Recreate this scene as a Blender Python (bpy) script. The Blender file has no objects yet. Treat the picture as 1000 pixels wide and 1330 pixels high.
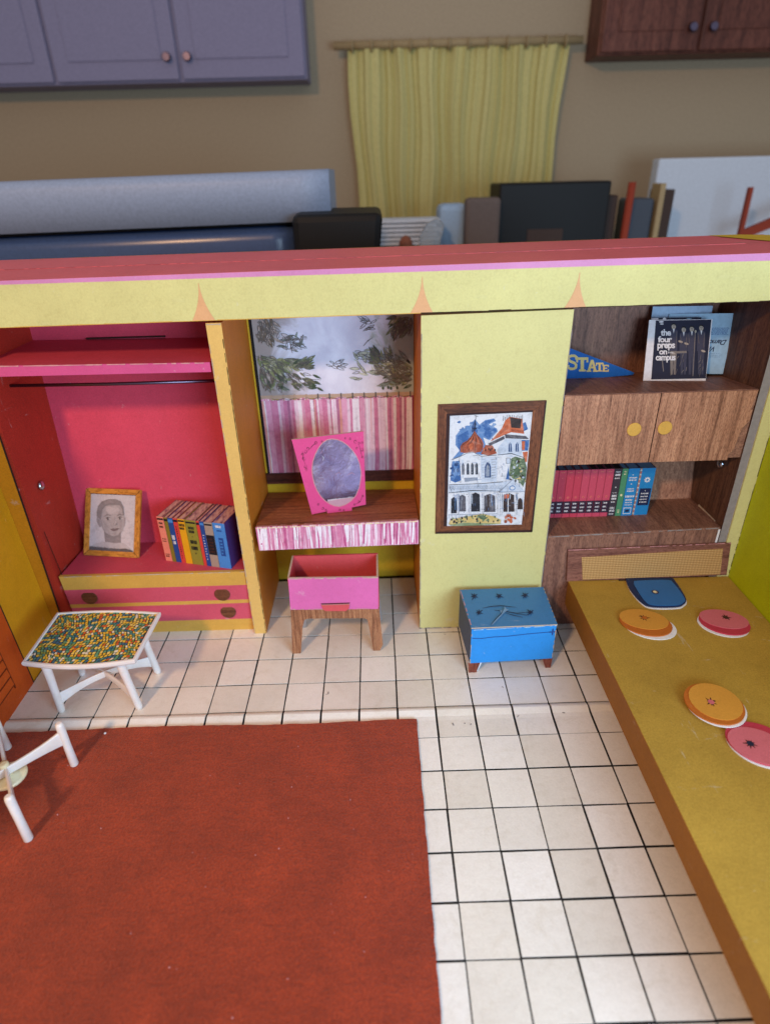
import bpy, bmesh, math, random
import numpy as np
from mathutils import Vector, Matrix
random.seed(7)
S = 0.033                       # one printed floor tile is 33 mm; everything below is measured in tiles
sc = bpy.context.scene
C = sc.collection

# ------------------------------------------------------------------ camera
F, YAW, PITCH, ROLL = 798.4, 0.00574, 0.49862, -0.02596
CAM = Vector((0.740, -11.791, 12.318))
fw = Vector((math.sin(YAW)*math.cos(PITCH), math.cos(YAW)*math.cos(PITCH), -math.sin(PITCH)))
rt = Vector((math.cos(YAW), -math.sin(YAW), 0)); up = rt.cross(fw)
r2 = math.cos(ROLL)*rt + math.sin(ROLL)*up; u2 = -math.sin(ROLL)*rt + math.cos(ROLL)*up
cd = bpy.data.cameras.new("camera"); cam = bpy.data.objects.new("camera", cd); C.objects.link(cam)
M4 = Matrix((r2, u2, -fw)).transposed().to_4x4(); M4.translation = CAM*S
cam.matrix_world = M4
cd.sensor_fit = 'VERTICAL'; cd.sensor_height = 24; cd.sensor_width = 18; cd.lens = F/1330*24
cd.clip_start = 0.02; cd.clip_end = 50
cd.dof.use_dof = True; cd.dof.focus_distance = 15.5*S; cd.dof.aperture_fstop = (cd.lens/1000)/(0.15*S)
sc.camera = cam

# ------------------------------------------------------------------ light
w = bpy.data.worlds.new("World"); sc.world = w; w.use_nodes = True
w.node_tree.nodes['Background'].inputs[0].default_value = (0.80, 0.88, 1.0, 1)
w.node_tree.nodes['Background'].inputs[1].default_value = 0.46
def area(name, loc, target, size, sizey, power, col, shape='RECTANGLE'):
    l = bpy.data.lights.new(name, 'AREA'); l.shape = shape; l.size = size*S; l.size_y = sizey*S
    l.energy = power; l.color = col
    o = bpy.data.objects.new(name, l); C.objects.link(o); o.location = Vector(loc)*S
    o.rotation_euler = (Vector(target)-Vector(loc)).to_track_quat('-Z', 'Y').to_euler(); return o
area("warm_room_lamp", (-15, -28, 30), (-5, 2, 3), 3.4, 3.4, 9.4, (1, .58, .29), 'DISK')
area("window_daylight", (13.5, -21, 9.5), (5, 3, 4), 15, 10, 8.6, (.56, .78, 1))
sc.view_settings.view_transform = 'Standard'; sc.view_settings.look = 'None'
sc.view_settings.exposure = -0.02; sc.view_settings.gamma = 1

# ------------------------------------------------------------------ materials
def lin(c):
    return tuple(((v/255)/12.92 if v/255 <= .04045 else ((v/255+.055)/1.055)**2.4) for v in c) + (1,)
MATS = {}
def base(name, rough=.6, spec=.3, metal=0):
    m = bpy.data.materials.new(name); m.use_nodes = True; nt = m.node_tree
    b = nt.nodes['Principled BSDF']; b.inputs['Roughness'].default_value = rough
    b.inputs['Specular IOR Level'].default_value = spec; b.inputs['Metallic'].default_value = metal
    MATS[name] = m; return m, nt, b
def coords(nt, scale=(1, 1, 1), rot=(0, 0, 0)):
    t = nt.nodes.new('ShaderNodeTexCoord'); g = nt.nodes.new('ShaderNodeMapping')
    g.inputs['Scale'].default_value = [s/S for s in scale]; g.inputs['Rotation'].default_value = rot
    nt.links.new(t.outputs['Object'], g.inputs['Vector']); return g.outputs[0]
def noise(nt, vec, scale, detail=4, rough=.55, dist=0):
    n = nt.nodes.new('ShaderNodeTexNoise'); n.inputs['Scale'].default_value = scale
    n.inputs['Detail'].default_value = detail; n.inputs['Roughness'].default_value = rough
    n.inputs['Distortion'].default_value = dist
    nt.links.new(vec, n.inputs['Vector']); return n.outputs['Fac']
def ramp(nt, fac, stops, interp='LINEAR'):
    r = nt.nodes.new('ShaderNodeValToRGB'); r.color_ramp.interpolation = interp
    e = r.color_ramp.elements
    e[0].position, e[0].color = stops[0]; e[1].position, e[1].color = stops[-1]
    for p, c in stops[1:-1]:
        k = e.new(p); k.color = c
    nt.links.new(fac, r.inputs[0]); return r.outputs[0]
def mixc(nt, mode, fac, a, b):
    m = nt.nodes.new('ShaderNodeMix'); m.data_type = 'RGBA'; m.blend_type = mode
    for s, v in ((0, fac), (6, a), (7, b)):
        if hasattr(v, 'links'): nt.links.new(v, m.inputs[s])
        else: m.inputs[s].default_value = v
    return m.outputs[2]
def bump(nt, b, h, strength, dist=.01):
    n = nt.nodes.new('ShaderNodeBump'); n.inputs['Strength'].default_value = strength
    n.inputs['Distance'].default_value = dist*S
    nt.links.new(h, n.inputs['Height']); nt.links.new(n.outputs[0], b.inputs['Normal'])
def card(name, col, speck=.12, blotch=.10, rough=.55, spec=.3, bs=.25, fine=26, scratch=.45, world=False):
    """printed cardboard: a flat ink colour with paper grain, fine ink speckle and broad fading"""
    m, nt, b = base(name, rough, spec); v = coords(nt)
    if world:   # tiles share meshes: take the grain from the place, not from the copy
        gp = nt.nodes.new('ShaderNodeNewGeometry'); nt.links.new(gp.outputs['Position'], v.node.inputs['Vector'])
    n1 = noise(nt, v, fine, 3, .7); n2 = noise(nt, v, .55, 4, .6); n3 = noise(nt, v, 5, 4, .7)
    c = lin(col)
    s1 = ramp(nt, n1, [(.3, (1-speck,)*3+(1,)), (.7, (1+speck,)*3+(1,))])
    s2 = ramp(nt, n2, [(.3, (1-blotch, 1-blotch*1.1, 1-blotch*1.2, 1)), (.7, (1+blotch*.6, 1+blotch*.6, 1+blotch*.6, 1))])
    s3 = ramp(nt, n3, [(.25, (.93, .92, .90, 1)), (.5, (1, 1, 1, 1))])
    x = mixc(nt, 'MULTIPLY', 1.0, c, s1); x = mixc(nt, 'MULTIPLY', 1.0, x, s2); x = mixc(nt, 'MULTIPLY', 1.0, x, s3)
    va = coords(nt, (3.2, .5, 2.4), (.3, .5, .9)); vb = coords(nt, (.6, 3.5, .7), (.2, -.6, .4))
    if world:
        st = noise(nt, v, .9, 6, .72, .8); x = mixc(nt, 'MULTIPLY', 1.0, x, ramp(nt, st, [(.30, (.90, .88, .84, 1)), (.46, (1, 1, 1, 1))]))
        oi = nt.nodes.new('ShaderNodeObjectInfo'); x = mixc(nt, 'MULTIPLY', 1.0, x, ramp(nt, oi.outputs['Random'], [(0, (.94, .935, .93, 1)), (1, (1.02, 1.02, 1.02, 1))]))
    for vv, sc_ in ((va, 1.6), (vb, 1.3)):
        sr = noise(nt, vv, sc_, 5, .75, .2); pale = tuple(q+(.62-q)*.5 for q in c[:3])+(1,)
        x = mixc(nt, 'MIX', ramp(nt, sr, [(.655, (0, 0, 0, 1)), (.70, (scratch,)*3+(1,))]), x, pale)
    nt.links.new(x, b.inputs['Base Color'])
    if bs: bump(nt, b, n3, bs, .03)
    return m
def flat(name, col, rough=.6, spec=.25, metal=0):
    m, nt, b = base(name, rough, spec, metal); v = coords(nt); n = noise(nt, v, 9, 3, .6)
    s = ramp(nt, n, [(.3, (.88, .88, .88, 1)), (.7, (1.06, 1.06, 1.06, 1))])
    nt.links.new(mixc(nt, 'MULTIPLY', 1.0, lin(col), s), b.inputs['Base Color']); return m
def wood(name, dark, mid, light, grain='z', s=1.0, rough=.5, spec=.3):
    m, nt, b = base(name, rough, spec)
    sv = {'z': (9, 9, .55), 'x': (.55, 9, 9), 'y': (9, .55, 9)}[grain]
    v = coords(nt, [q*s for q in sv]); v2 = coords(nt, [q*s*2.4*(4.5 if q < 1 else 1) for q in sv]); v3 = coords(nt, [q*s*.16 for q in sv])
    n1 = noise(nt, v, 1.0, 5, .6, .4); n2 = noise(nt, v2, 1.3, 4, .7, .3); n3 = noise(nt, v3, 1.0, 2, .5, 1.2)
    c = ramp(nt, n1, [(.24, lin(dark)), (.46, lin(mid)), (.74, lin(light))])
    d = ramp(nt, n2, [(.36, (.42, .36, .34, 1)), (.52, (1, 1, 1, 1)), (.68, (1.22, 1.2, 1.16, 1))])
    e = ramp(nt, n3, [(.3, (.78, .74, .72, 1)), (.7, (1.12, 1.1, 1.06, 1))])
    x = mixc(nt, 'MULTIPLY', .75, c, d); x = mixc(nt, 'MULTIPLY', 1.0, x, e)
    nt.links.new(x, b.inputs['Base Color']); bump(nt, b, n2, .15, .02); return m
def stripes(name, cols, freq=5.5, seed=0.0):
    m, nt, b = base(name, .5, .3)
    t = coords(nt, (1, 0, .012)); t2 = coords(nt, (1, 0, .6))
    ad = nt.nodes.new('ShaderNodeVectorMath'); ad.operation = 'ADD'; ad.inputs[1].default_value = (seed, 0, 0)
    nt.links.new(t, ad.inputs[0])
    n1 = noise(nt, ad.outputs[0], freq, 2.5, .6); n2 = noise(nt, t2, 7, 3, .6)
    k = len(cols); lo, hi = .33, .67
    st = [(lo+(hi-lo)*i/(k-1), lin(c)) for i, c in enumerate(cols)]
    x = ramp(nt, n1, st, 'LINEAR')
    x = mixc(nt, 'MULTIPLY', .8, x, ramp(nt, n2, [(.3, (.88, .74, .80, 1)), (.6, (1, 1, 1, 1))]))
    nt.links.new(x, b.inputs['Base Color']); return m

card('pale_yellow', (206, 203, 140), .05, .06, fine=20)
card('beam_yellow', (206, 203, 138), .05, .07, fine=20)
card('roof_red', (220, 108, 116), .10, .08, .45)
card('lavender', (200, 132, 182), .06, .08, .45)
card('closet_red', (206, 70, 96), .10, .10)
card('closet_side_red', (168, 48, 34), .24, .08, fine=30)
card('shelf_red', (200, 76, 98), .10, .08)
card('shelf_pink', (205, 84, 140), .06, .08)
card('drawer_pink', (202, 82, 104), .08, .10)
card('mustard', (208, 164, 76), .08, .10)
card('mustard_deep', (205, 150, 30), .10, .10)
card('divider_front', (216, 180, 104), .06, .08)
card('divider_side', (196, 118, 34), .12, .12)
card('jamb_mustard', (196, 126, 20), .12, .10)
card('left_yellow', (208, 150, 22), .10, .10)
card('louver_orange', (190, 80, 20), .10, .08)
card('louver_line', (110, 40, 6), .05, .05)
card('back_yellow', (210, 176, 42), .10, .10)
card('chartreuse', (178, 190, 16), .10, .10)
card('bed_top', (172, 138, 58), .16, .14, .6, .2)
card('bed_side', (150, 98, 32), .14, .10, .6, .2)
card('stool_pink', (212, 106, 172), .04, .08)
card('stool_red', (206, 84, 92), .08, .08)
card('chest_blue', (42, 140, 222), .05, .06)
card('chest_top_shaded', (64, 126, 184), .06, .07, .4)  # duller copy of the front blue: the top's weaker light put into colour
card('chest_side_shaded', (62, 82, 120), .08, .10)  # darkened copy of the front blue: shade of the left side painted in
card('mirror_pink', (216, 76, 140), .05, .05)
card('tile_a', (236, 231, 224), .05, .06, .30, .5, .3, world=True)
card('tile_b', (231, 225, 216), .05, .08, .30, .5, .3, world=True)
card('tile_c', (240, 236, 231), .05, .05, .30, .5, .3, world=True)
flat('grout_black', (22, 20, 22))
card('spike_orange', (216, 168, 122), .04, .05)
flat('worn_paper', (190, 172, 152), .8)
flat('worn_pink', (206, 148, 152), .8)
flat('grey_board', (142, 138, 138), .8)
flat('edge_dark', (52, 32, 24), .8)
flat('ink', (28, 26, 34)); flat('ink_brown', (70, 38, 30))
flat('white_paper', (226, 226, 232)); flat('pale_blue_paper', (160, 196, 222)); flat('cream', (236, 226, 180))
card('orange_cushion', (204, 144, 58), .08, .05); card('orange_cushion_side', (182, 100, 36), .08, .05)
card('pink_cushion', (202, 104, 116), .08, .05); card('pink_cushion_side', (182, 52, 74), .08, .05)
card('blue_cushion', (48, 108, 172), .06, .05); card('blue_cushion_dark', (24, 44, 84), .06, .05)
wood('unit_wood', (108, 70, 54), (168, 122, 98), (198, 152, 124), 'z', 1.3)
wood('unit_wood_dark', (88, 62, 56), (134, 98, 86), (160, 120, 102), 'z')
wood('unit_wood_side', (60, 42, 34), (98, 70, 58), (124, 92, 74), 'z')
wood('unit_shelf_wood', (96, 66, 58), (142, 104, 90), (166, 126, 106), 'y')
wood('desk_wood', (92, 50, 30), (150, 92, 60), (184, 124, 84), 'x')
wood('sill_wood', (50, 24, 18), (84, 42, 32), (110, 60, 44), 'x')
wood('stool_wood', (92, 54, 36), (152, 104, 76), (188, 142, 106), 'z', 2.0)
wood('frame_wood_h', (62, 34, 22), (104, 62, 40), (142, 90, 60), 'x')
wood('frame_wood_v', (62, 34, 22), (104, 62, 40), (142, 90, 60), 'z')
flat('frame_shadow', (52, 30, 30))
wood('headboard_wood', (98, 60, 54), (134, 90, 80), (154, 108, 94), 'x')
wood('knob_wood', (70, 40, 26), (104, 60, 40), (130, 84, 56), 'x', 1.6)
wood('chest_leg_wood', (80, 36, 28), (124, 66, 52), (154, 90, 72), 'z', 1.6)
wood('portrait_wood', (176, 112, 40), (200, 134, 54), (214, 152, 72), 'z', .5)
wood('portrait_wood_h', (176, 112, 40), (200, 134, 54), (214, 152, 72), 'x', .5)
stripes('curtain_print', [(150, 60, 96), (212, 120, 158), (236, 190, 214), (214, 120, 164), (240, 232, 242), (196, 92, 140), (238, 206, 224)], 4.6)
stripes('skirt_print', [(170, 60, 118), (214, 120, 170), (244, 226, 240), (206, 92, 156), (240, 214, 232), (180, 70, 130)], 5.2, 3.1)
# cane weave of the headboard
m, nt, b = base('cane', .6, .2); v = coords(nt); wv = nt.nodes.new('ShaderNodeTexWave'); wv.bands_direction = 'Z'
wv.inputs['Scale'].default_value = 5.2; wv.inputs['Distortion'].default_value = .8; nt.links.new(v, wv.inputs[0])
wx = nt.nodes.new('ShaderNodeTexWave'); wx.bands_direction = 'X'; wx.inputs['Scale'].default_value = 3.6; nt.links.new(v, wx.inputs[0])
x = mixc(nt, 'MIX', wv.outputs['Fac'], lin((164, 124, 74)), lin((204, 168, 114)))
x = mixc(nt, 'MULTIPLY', .45, x, ramp(nt, wx.outputs['Fac'], [(0, (.6, .55, .5, 1)), (.6, (1, 1, 1, 1))]))
nt.links.new(x, b.inputs['Base Color']); bump(nt, b, wv.outputs['Fac'], .4, .02)
# felt rug
m, nt, b = base('rug_felt', .95, .05); v = coords(nt)
n1 = noise(nt, v, 22, 6, .75); n2 = noise(nt, v, .7, 3, .6)
x = mixc(nt, 'MULTIPLY', 1, ramp(nt, n1, [(.28, lin((132, 36, 12))), (.72, lin((212, 80, 36)))]), ramp(nt, n2, [(.3, (.78, .76, .76, 1)), (.7, (1.1, 1.1, 1.08, 1))]))
n3 = noise(nt, coords(nt, (1.2, 6, 1)), 1.2, 4, .7); x = mixc(nt, 'MULTIPLY', .6, x, ramp(nt, n3, [(.35, (.75, .72, .72, 1)), (.55, (1, 1, 1, 1))]))
nt.links.new(x, b.inputs['Base Color']); bump(nt, b, n1, 1.0, .07)
b.inputs['Sheen Weight'].default_value = .25
# white plastic
m, nt, b = base('white_plastic', .28, .5); v = coords(nt); n = noise(nt, v, 2.0, 3)
nt.links.new(ramp(nt, n, [(.3, lin((226, 220, 216))), (.7, lin((238, 234, 234)))]), b.inputs['Base Color'])
b.inputs['Subsurface Weight'].default_value = .15; b.inputs['Subsurface Radius'].default_value = (.004, .003, .002)
m, nt, b = base('cream_plastic', .3, .5); v = coords(nt); n = noise(nt, v, 2.0, 3)
nt.links.new(ramp(nt, n, [(.3, lin((226, 212, 172))), (.7, lin((234, 224, 192)))]), b.inputs['Base Color'])
# metals
m, nt, b = base('chrome', .22, .5, 1); b.inputs['Base Color'].default_value = lin((190, 200, 215))
m, nt, b = base('rod_metal', .35, .5, 1); b.inputs['Base Color'].default_value = lin((110, 100, 120))
# crinkled mirror foil
m, nt, b = base('foil', .22, .5, .85); v = coords(nt); n = noise(nt, v, 1.6, 6, .65, .6)
nt.links.new(ramp(nt, n, [(.3, lin((122, 112, 154))), (.55, lin((150, 138, 176))), (.72, lin((196, 190, 214)))]), b.inputs['Base Color'])
bump(nt, b, n, .35, .06)
card('foil_bare', (192, 150, 168), .05, .08)
WC = []
# foliage print background
m, nt, b = base('sky_print', .5, .3); v = coords(nt); n = noise(nt, v, 1.1, 4, .6, .4)
tc = nt.nodes.new('ShaderNodeSeparateXYZ'); nt.links.new(v, tc.inputs[0])
x = ramp(nt, n, [(.35, lin((200, 204, 226))), (.6, lin((222, 228, 246)))])
for sign, k1, k2, c1, seed in ((-1, .80, 1.08, (146, 136, 128), .7), (1, .84, 1.12, (150, 164, 150), 1.3)):
    nn = noise(nt, v, seed, 5, .65, .8); mu = nt.nodes.new('ShaderNodeMath'); mu.operation = 'MULTIPLY_ADD'; mu.inputs[1].default_value = .28*sign
    nt.links.new(tc.outputs[0], mu.inputs[0]); nt.links.new(nn, mu.inputs[2])
    x = mixc(nt, 'MIX', ramp(nt, mu.outputs[0], [(k1, (0, 0, 0, 1)), (min(k2, .999), (.85, .85, .85, 1))]), x, lin(c1))
nt.links.new(x, b.inputs['Base Color'])
for k, c, a in (('wash_tan', (160, 148, 140), .5), ('wash_tan_light', (190, 188, 198), .3), ('wash_green', (182, 194, 178), .5), ('leaf_dark', (66, 82, 62), .35), ('leaf_mid', (112, 124, 86), .5), ('leaf_olive', (142, 148, 104), .6), ('leaf_grey', (122, 140, 134), .5), ('leaf_brown', (108, 96, 82), .4)): WC.append((k, c, a))
flat('leaf_line', (98, 94, 92))
flat('rail_print', (184, 160, 140))
# painting colours
PAL = dict(p_white=(222, 228, 240), p_blue=(46, 94, 164), p_blue2=(84, 130, 192), p_blue3=(24, 58, 116), p_rust=(150, 64, 40), p_rust2=(196, 92, 54),
           p_dark=(40, 28, 30), p_grey=(134, 148, 172), p_pale=(190, 206, 230), p_green=(70, 96, 66), p_green2=(120, 140, 100), p_yel=(206, 182, 108), p_ink=(22, 24, 36), p_slate=(72, 72, 84),
           g_bg=(196, 186, 190), g_skin=(142, 131, 134), g_skin2=(158, 147, 149), g_hair=(116, 106, 108), g_dark=(66, 58, 60), g_mid=(124, 112, 114), g_light=(178, 166, 168), g_lips=(104, 84, 88),
           state_blue=(20, 92, 170), state_gold=(214, 190, 124), alb_navy=(34, 36, 58), alb_fig=(20, 20, 30), alb_suit=(66, 66, 86), alb_skin=(176, 164, 152), alb_trouser=(128, 120, 116))
def watercolour(name, col, washed=.5):
    m, nt, b = base(name, .6, .25); v = coords(nt); n1 = noise(nt, v, 5, 5, .7, .5); n2 = noise(nt, v, 22, 4, .7)
    pale = tuple(c+(232-c)*washed for c in col)
    x = ramp(nt, n1, [(.34, lin(pale)), (.52, lin(col)), (.72, lin(tuple(c*.86 for c in col)))])
    x = mixc(nt, 'MULTIPLY', 1.0, x, ramp(nt, n2, [(.3, (.9, .9, .9, 1)), (.7, (1.05, 1.05, 1.05, 1))]))
    nt.links.new(x, b.inputs['Base Color']); return m
for k, c in PAL.items():
    if k.startswith('p_'): watercolour(k, tuple(int(v_+(150-v_)*.14) for v_ in c), .12 if k in ('p_white', 'p_ink', 'p_dark') else .28)
    elif k.startswith('g_'): watercolour(k, tuple(int(v_+(200-v_)*.20) for v_ in c), .08)
    else: flat(k, c)
for i, c in enumerate([(238, 200, 70), (244, 220, 120), (70, 150, 150), (60, 120, 156), (104, 170, 136), (236, 234, 212), (216, 110, 56), (140, 160, 80), (54, 74, 66)]): flat('mosaic_%d' % i, c, .3, .5)
MATS['mosaic_8'].name = 'mosaic_gap'
for k, c, a in WC: watercolour(k, c, a)
# book colours
BK = dict(b_salmon=(226, 132, 112), b_olive=(128, 112, 40), b_blue=(36, 72, 142), b_red=(206, 66, 58), b_yellow=(222, 160, 26), b_olive2=(140, 132, 50), b_grey=(160, 140, 128),
          b_sky=(70, 132, 204), b_cover=(62, 46, 104), c_red=(190, 62, 86), c_red2=(196, 74, 100), c_dark=(58, 50, 62), c_green=(74, 140, 104), c_blue=(30, 130, 196), c_band=(52, 34, 56),
          c_navy=(24, 34, 74), t_grey=(98, 112, 140), t_black=(32, 26, 30), t_blue=(112, 152, 196))
for k, c in BK.items(): card(k, c, .04, .05)
m, nt, b = base('page_stripes', .7, .2); v = coords(nt, (1, .25, 1)); n = noise(nt, v, 11, 3, .6)
nt.links.new(ramp(nt, n, [(.35, lin((112, 74, 96))), (.46, lin((182, 146, 144))), (.62, lin((206, 176, 164)))]), b.inputs['Base Color'])
card('page_top', (178, 140, 138), .05, .08); card('cover_top', (96, 62, 84), .05, .1)
# background things
flat('room_wall', (178, 160, 134), .95); flat('appliance_light', (150, 164, 190), .5, .5); flat('appliance_dark', (66, 88, 132), .25, .5)
flat('black_gloss', (16, 15, 17), .5, .25); flat('dark_brown', (66, 50, 44)); flat('post_grey', (104, 92, 88)); flat('bg_white', (206, 214, 226)); flat('bg_blue', (160, 186, 214))  # brown of the tray, box and board is their own dark colour
flat('bg_red', (150, 60, 40)); flat('bg_brown', (138, 84, 64)); flat('bg_tan', (170, 148, 110)); flat('bg_slate', (72, 80, 92)); flat('bg_olive', (110, 112, 74)); flat('drape', (206, 196, 132), .9)
wood('dark_wood_bg', (66, 34, 30), (104, 60, 50), (128, 80, 66), 'z', .35); flat('far_lavender', (136, 132, 160)); flat('far_brown', (110, 88, 82)); flat('table_wood', (120, 86, 60))
m, nt, b = base('clear_plastic', .15, .5); b.inputs['Base Color'].default_value = lin((200, 214, 226)); b.inputs['Transmission Weight'].default_value = .7; b.inputs['Alpha'].default_value = .75

# ------------------------------------------------------------------ mesh builder
def rnd(a, b): return random.uniform(a, b)
class MB:
    def __init__(s): s.v = []; s.f = []; s.m = []; s.names = []; s.smooth = []
    def mi(s, n):
        if n not in s.names: s.names.append(n)
        return s.names.index(n)
    def face(s, pts, mat, sm=False):
        k = len(s.v); s.v += [tuple(p) for p in pts]; s.f.append(tuple(range(k, k+len(pts)))); s.m.append(s.mi(mat)); s.smooth.append(sm)
    def hexa(s, p, mat, top=None, front=None, side=None, left=None, right=None, back=None):
        """p: bottom 4 (front-left, front-right, back-right, back-left), then top 4"""
        k = len(s.v); s.v += [tuple(q) for q in p]
        for f, mm in (((0, 1, 5, 4), front), ((1, 2, 6, 5), right or side), ((2, 3, 7, 6), back), ((3, 0, 4, 7), left or side), ((4, 5, 6, 7), top), ((3, 2, 1, 0), None)):
            s.f.append(tuple(k+i for i in f)); s.m.append(s.mi(mm or mat)); s.smooth.append(False)
        return s
    def box(s, x0, x1, y0, y1, z0, z1, mat, **k):
        return s.hexa([(x0, y0, z0), (x1, y0, z0), (x1, y1, z0), (x0, y1, z0), (x0, y0, z1), (x1, y0, z1), (x1, y1, z1), (x0, y1, z1)], mat, **k)
    def prism(s, pts, vec, mat, capmat=None, sidemat=None):
        """pts: ring of 3-D points; extruded by vec"""
        n = len(pts); k = len(s.v); vec = Vector(vec)
        s.v += [tuple(p) for p in pts] + [tuple(Vector(p)+vec) for p in pts]
        s.f.append(tuple(range(k+n-1, k-1, -1))); s.m.append(s.mi(mat)); s.smooth.append(False)
        s.f.append(tuple(range(k+n, k+2*n))); s.m.append(s.mi(capmat or mat)); s.smooth.append(False)
        for i in range(n):
            j = (i+1) % n; s.f.append((k+i, k+j, k+n+j, k+n+i)); s.m.append(s.mi(sidemat or mat)); s.smooth.append(False)
        return s
    def tube(s, path, r, mat, n=10, caps=True):
        path = [Vector(p) for p in path]; rs = r if isinstance(r, (list, tuple)) else [r]*len(path); k = len(s.v)
        for i, p in enumerate(path):
            t = (path[min(i+1, len(path)-1)]-path[max(i-1, 0)]).normalized()
            a = t.cross(Vector((0, 0, 1)) if abs(t.z) < .9 else Vector((0, 1, 0))).normalized(); b = t.cross(a)
            for j in range(n):
                q = 2*math.pi*j/n; s.v.append(tuple(p+rs[i]*(math.cos(q)*a+math.sin(q)*b)))
        for i in range(len(path)-1):
            for j in range(n):
                s.f.append((k+i*n+j, k+(i+1)*n+j, k+(i+1)*n+(j+1) % n, k+i*n+(j+1) % n)); s.m.append(s.mi(mat)); s.smooth.append(True)
        if caps:
            for i, o in ((0, 1), (len(path)-1, -1)):
                s.f.append(tuple(k+i*n+j for j in range(n))); s.m.append(s.mi(mat)); s.smooth.append(False)
        return s
    def lathe(s, o, axis, prof, mat, n=20):
        o = Vector(o); ax = Vector(axis).normalized()
        a = ax.cross(Vector((0, 0, 1)) if abs(ax.z) < .9 else Vector((1, 0, 0))).normalized(); b = ax.cross(a); k = len(s.v)
        for r, h in prof:
            for j in range(n):
                q = 2*math.pi*j/n; s.v.append(tuple(o+ax*h+r*(math.cos(q)*a+math.sin(q)*b)))
        for i in range(len(prof)-1):
            for j in range(n):
                s.f.append((k+i*n+j, k+(i+1)*n+j, k+(i+1)*n+(j+1) % n, k+i*n+(j+1) % n)); s.m.append(s.mi(mat)); s.smooth.append(True)
        for i in (0, len(prof)-1):
            s.f.append(tuple(k+i*n+j for j in range(n))); s.m.append(s.mi(mat)); s.smooth.append(False)
        return s
    def build(s, name, parent=None, bevel=0, label=None, loc=None):
        off = Vector(parent['base']) if parent is not None and 'base' in parent else Vector(loc or (0, 0, 0))
        me = bpy.data.meshes.new(name); me.from_pydata([tuple((Vector(p)-off)*S) for p in s.v], [], s.f)
        for n in s.names: me.materials.append(MATS[n])
        me.polygons.foreach_set('material_index', s.m); me.polygons.foreach_set('use_smooth', s.smooth)
        bm = bmesh.new(); bm.from_mesh(me); bmesh.ops.recalc_face_normals(bm, faces=bm.faces)
        bm.to_mesh(me); bm.free(); me.update()
        o = bpy.data.objects.new(name, me); C.objects.link(o)
        if parent is not None:
            o.parent = parent; o['base'] = tuple(off)
            if parent.type != 'EMPTY': o.location = (0, 0, 0)
        else: o.location = off*S; o['base'] = tuple(off)
        if bevel:
            bv = o.modifiers.new('bevel', 'BEVEL'); bv.width = bevel*S; bv.segments = 2; bv.limit_method = 'ANGLE'; bv.angle_limit = .7
        if label: o['label'] = label
        if name in ('worn_edge', 'mitre_line', 'foil_wear', 'scuff_mark'): o['kind'] = 'stuff'
        return o
def tag(o, label, cat, group=None):
    o['label'] = label; o['category'] = cat
    if group: o['group'] = group
    return o
def thing(name, label, cat, loc, group=None):
    o = bpy.data.objects.new(name, None); C.objects.link(o); o.empty_display_size = .01
    o.location = Vector(loc)*S; o['base'] = tuple(loc); return tag(o, label, cat, group)
def struct(o): o['kind'] = 'structure'; return o
def homog(src, dst):
    A = []
    for (x, y), (u, v) in zip(src, dst):
        A.append([x, y, 1, 0, 0, 0, -u*x, -u*y]); A.append([0, 0, 0, x, y, 1, -v*x, -v*y])
    h = np.linalg.solve(np.array(A, float), np.array([c for p in dst for c in p], float)); h = [float(q) for q in h]+[1.0]
    def f(x, y):
        d = h[6]*x+h[7]*y+1; return ((h[0]*x+h[1]*y+h[2])/d, (h[3]*x+h[4]*y+h[5])/d)
    return f
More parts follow.
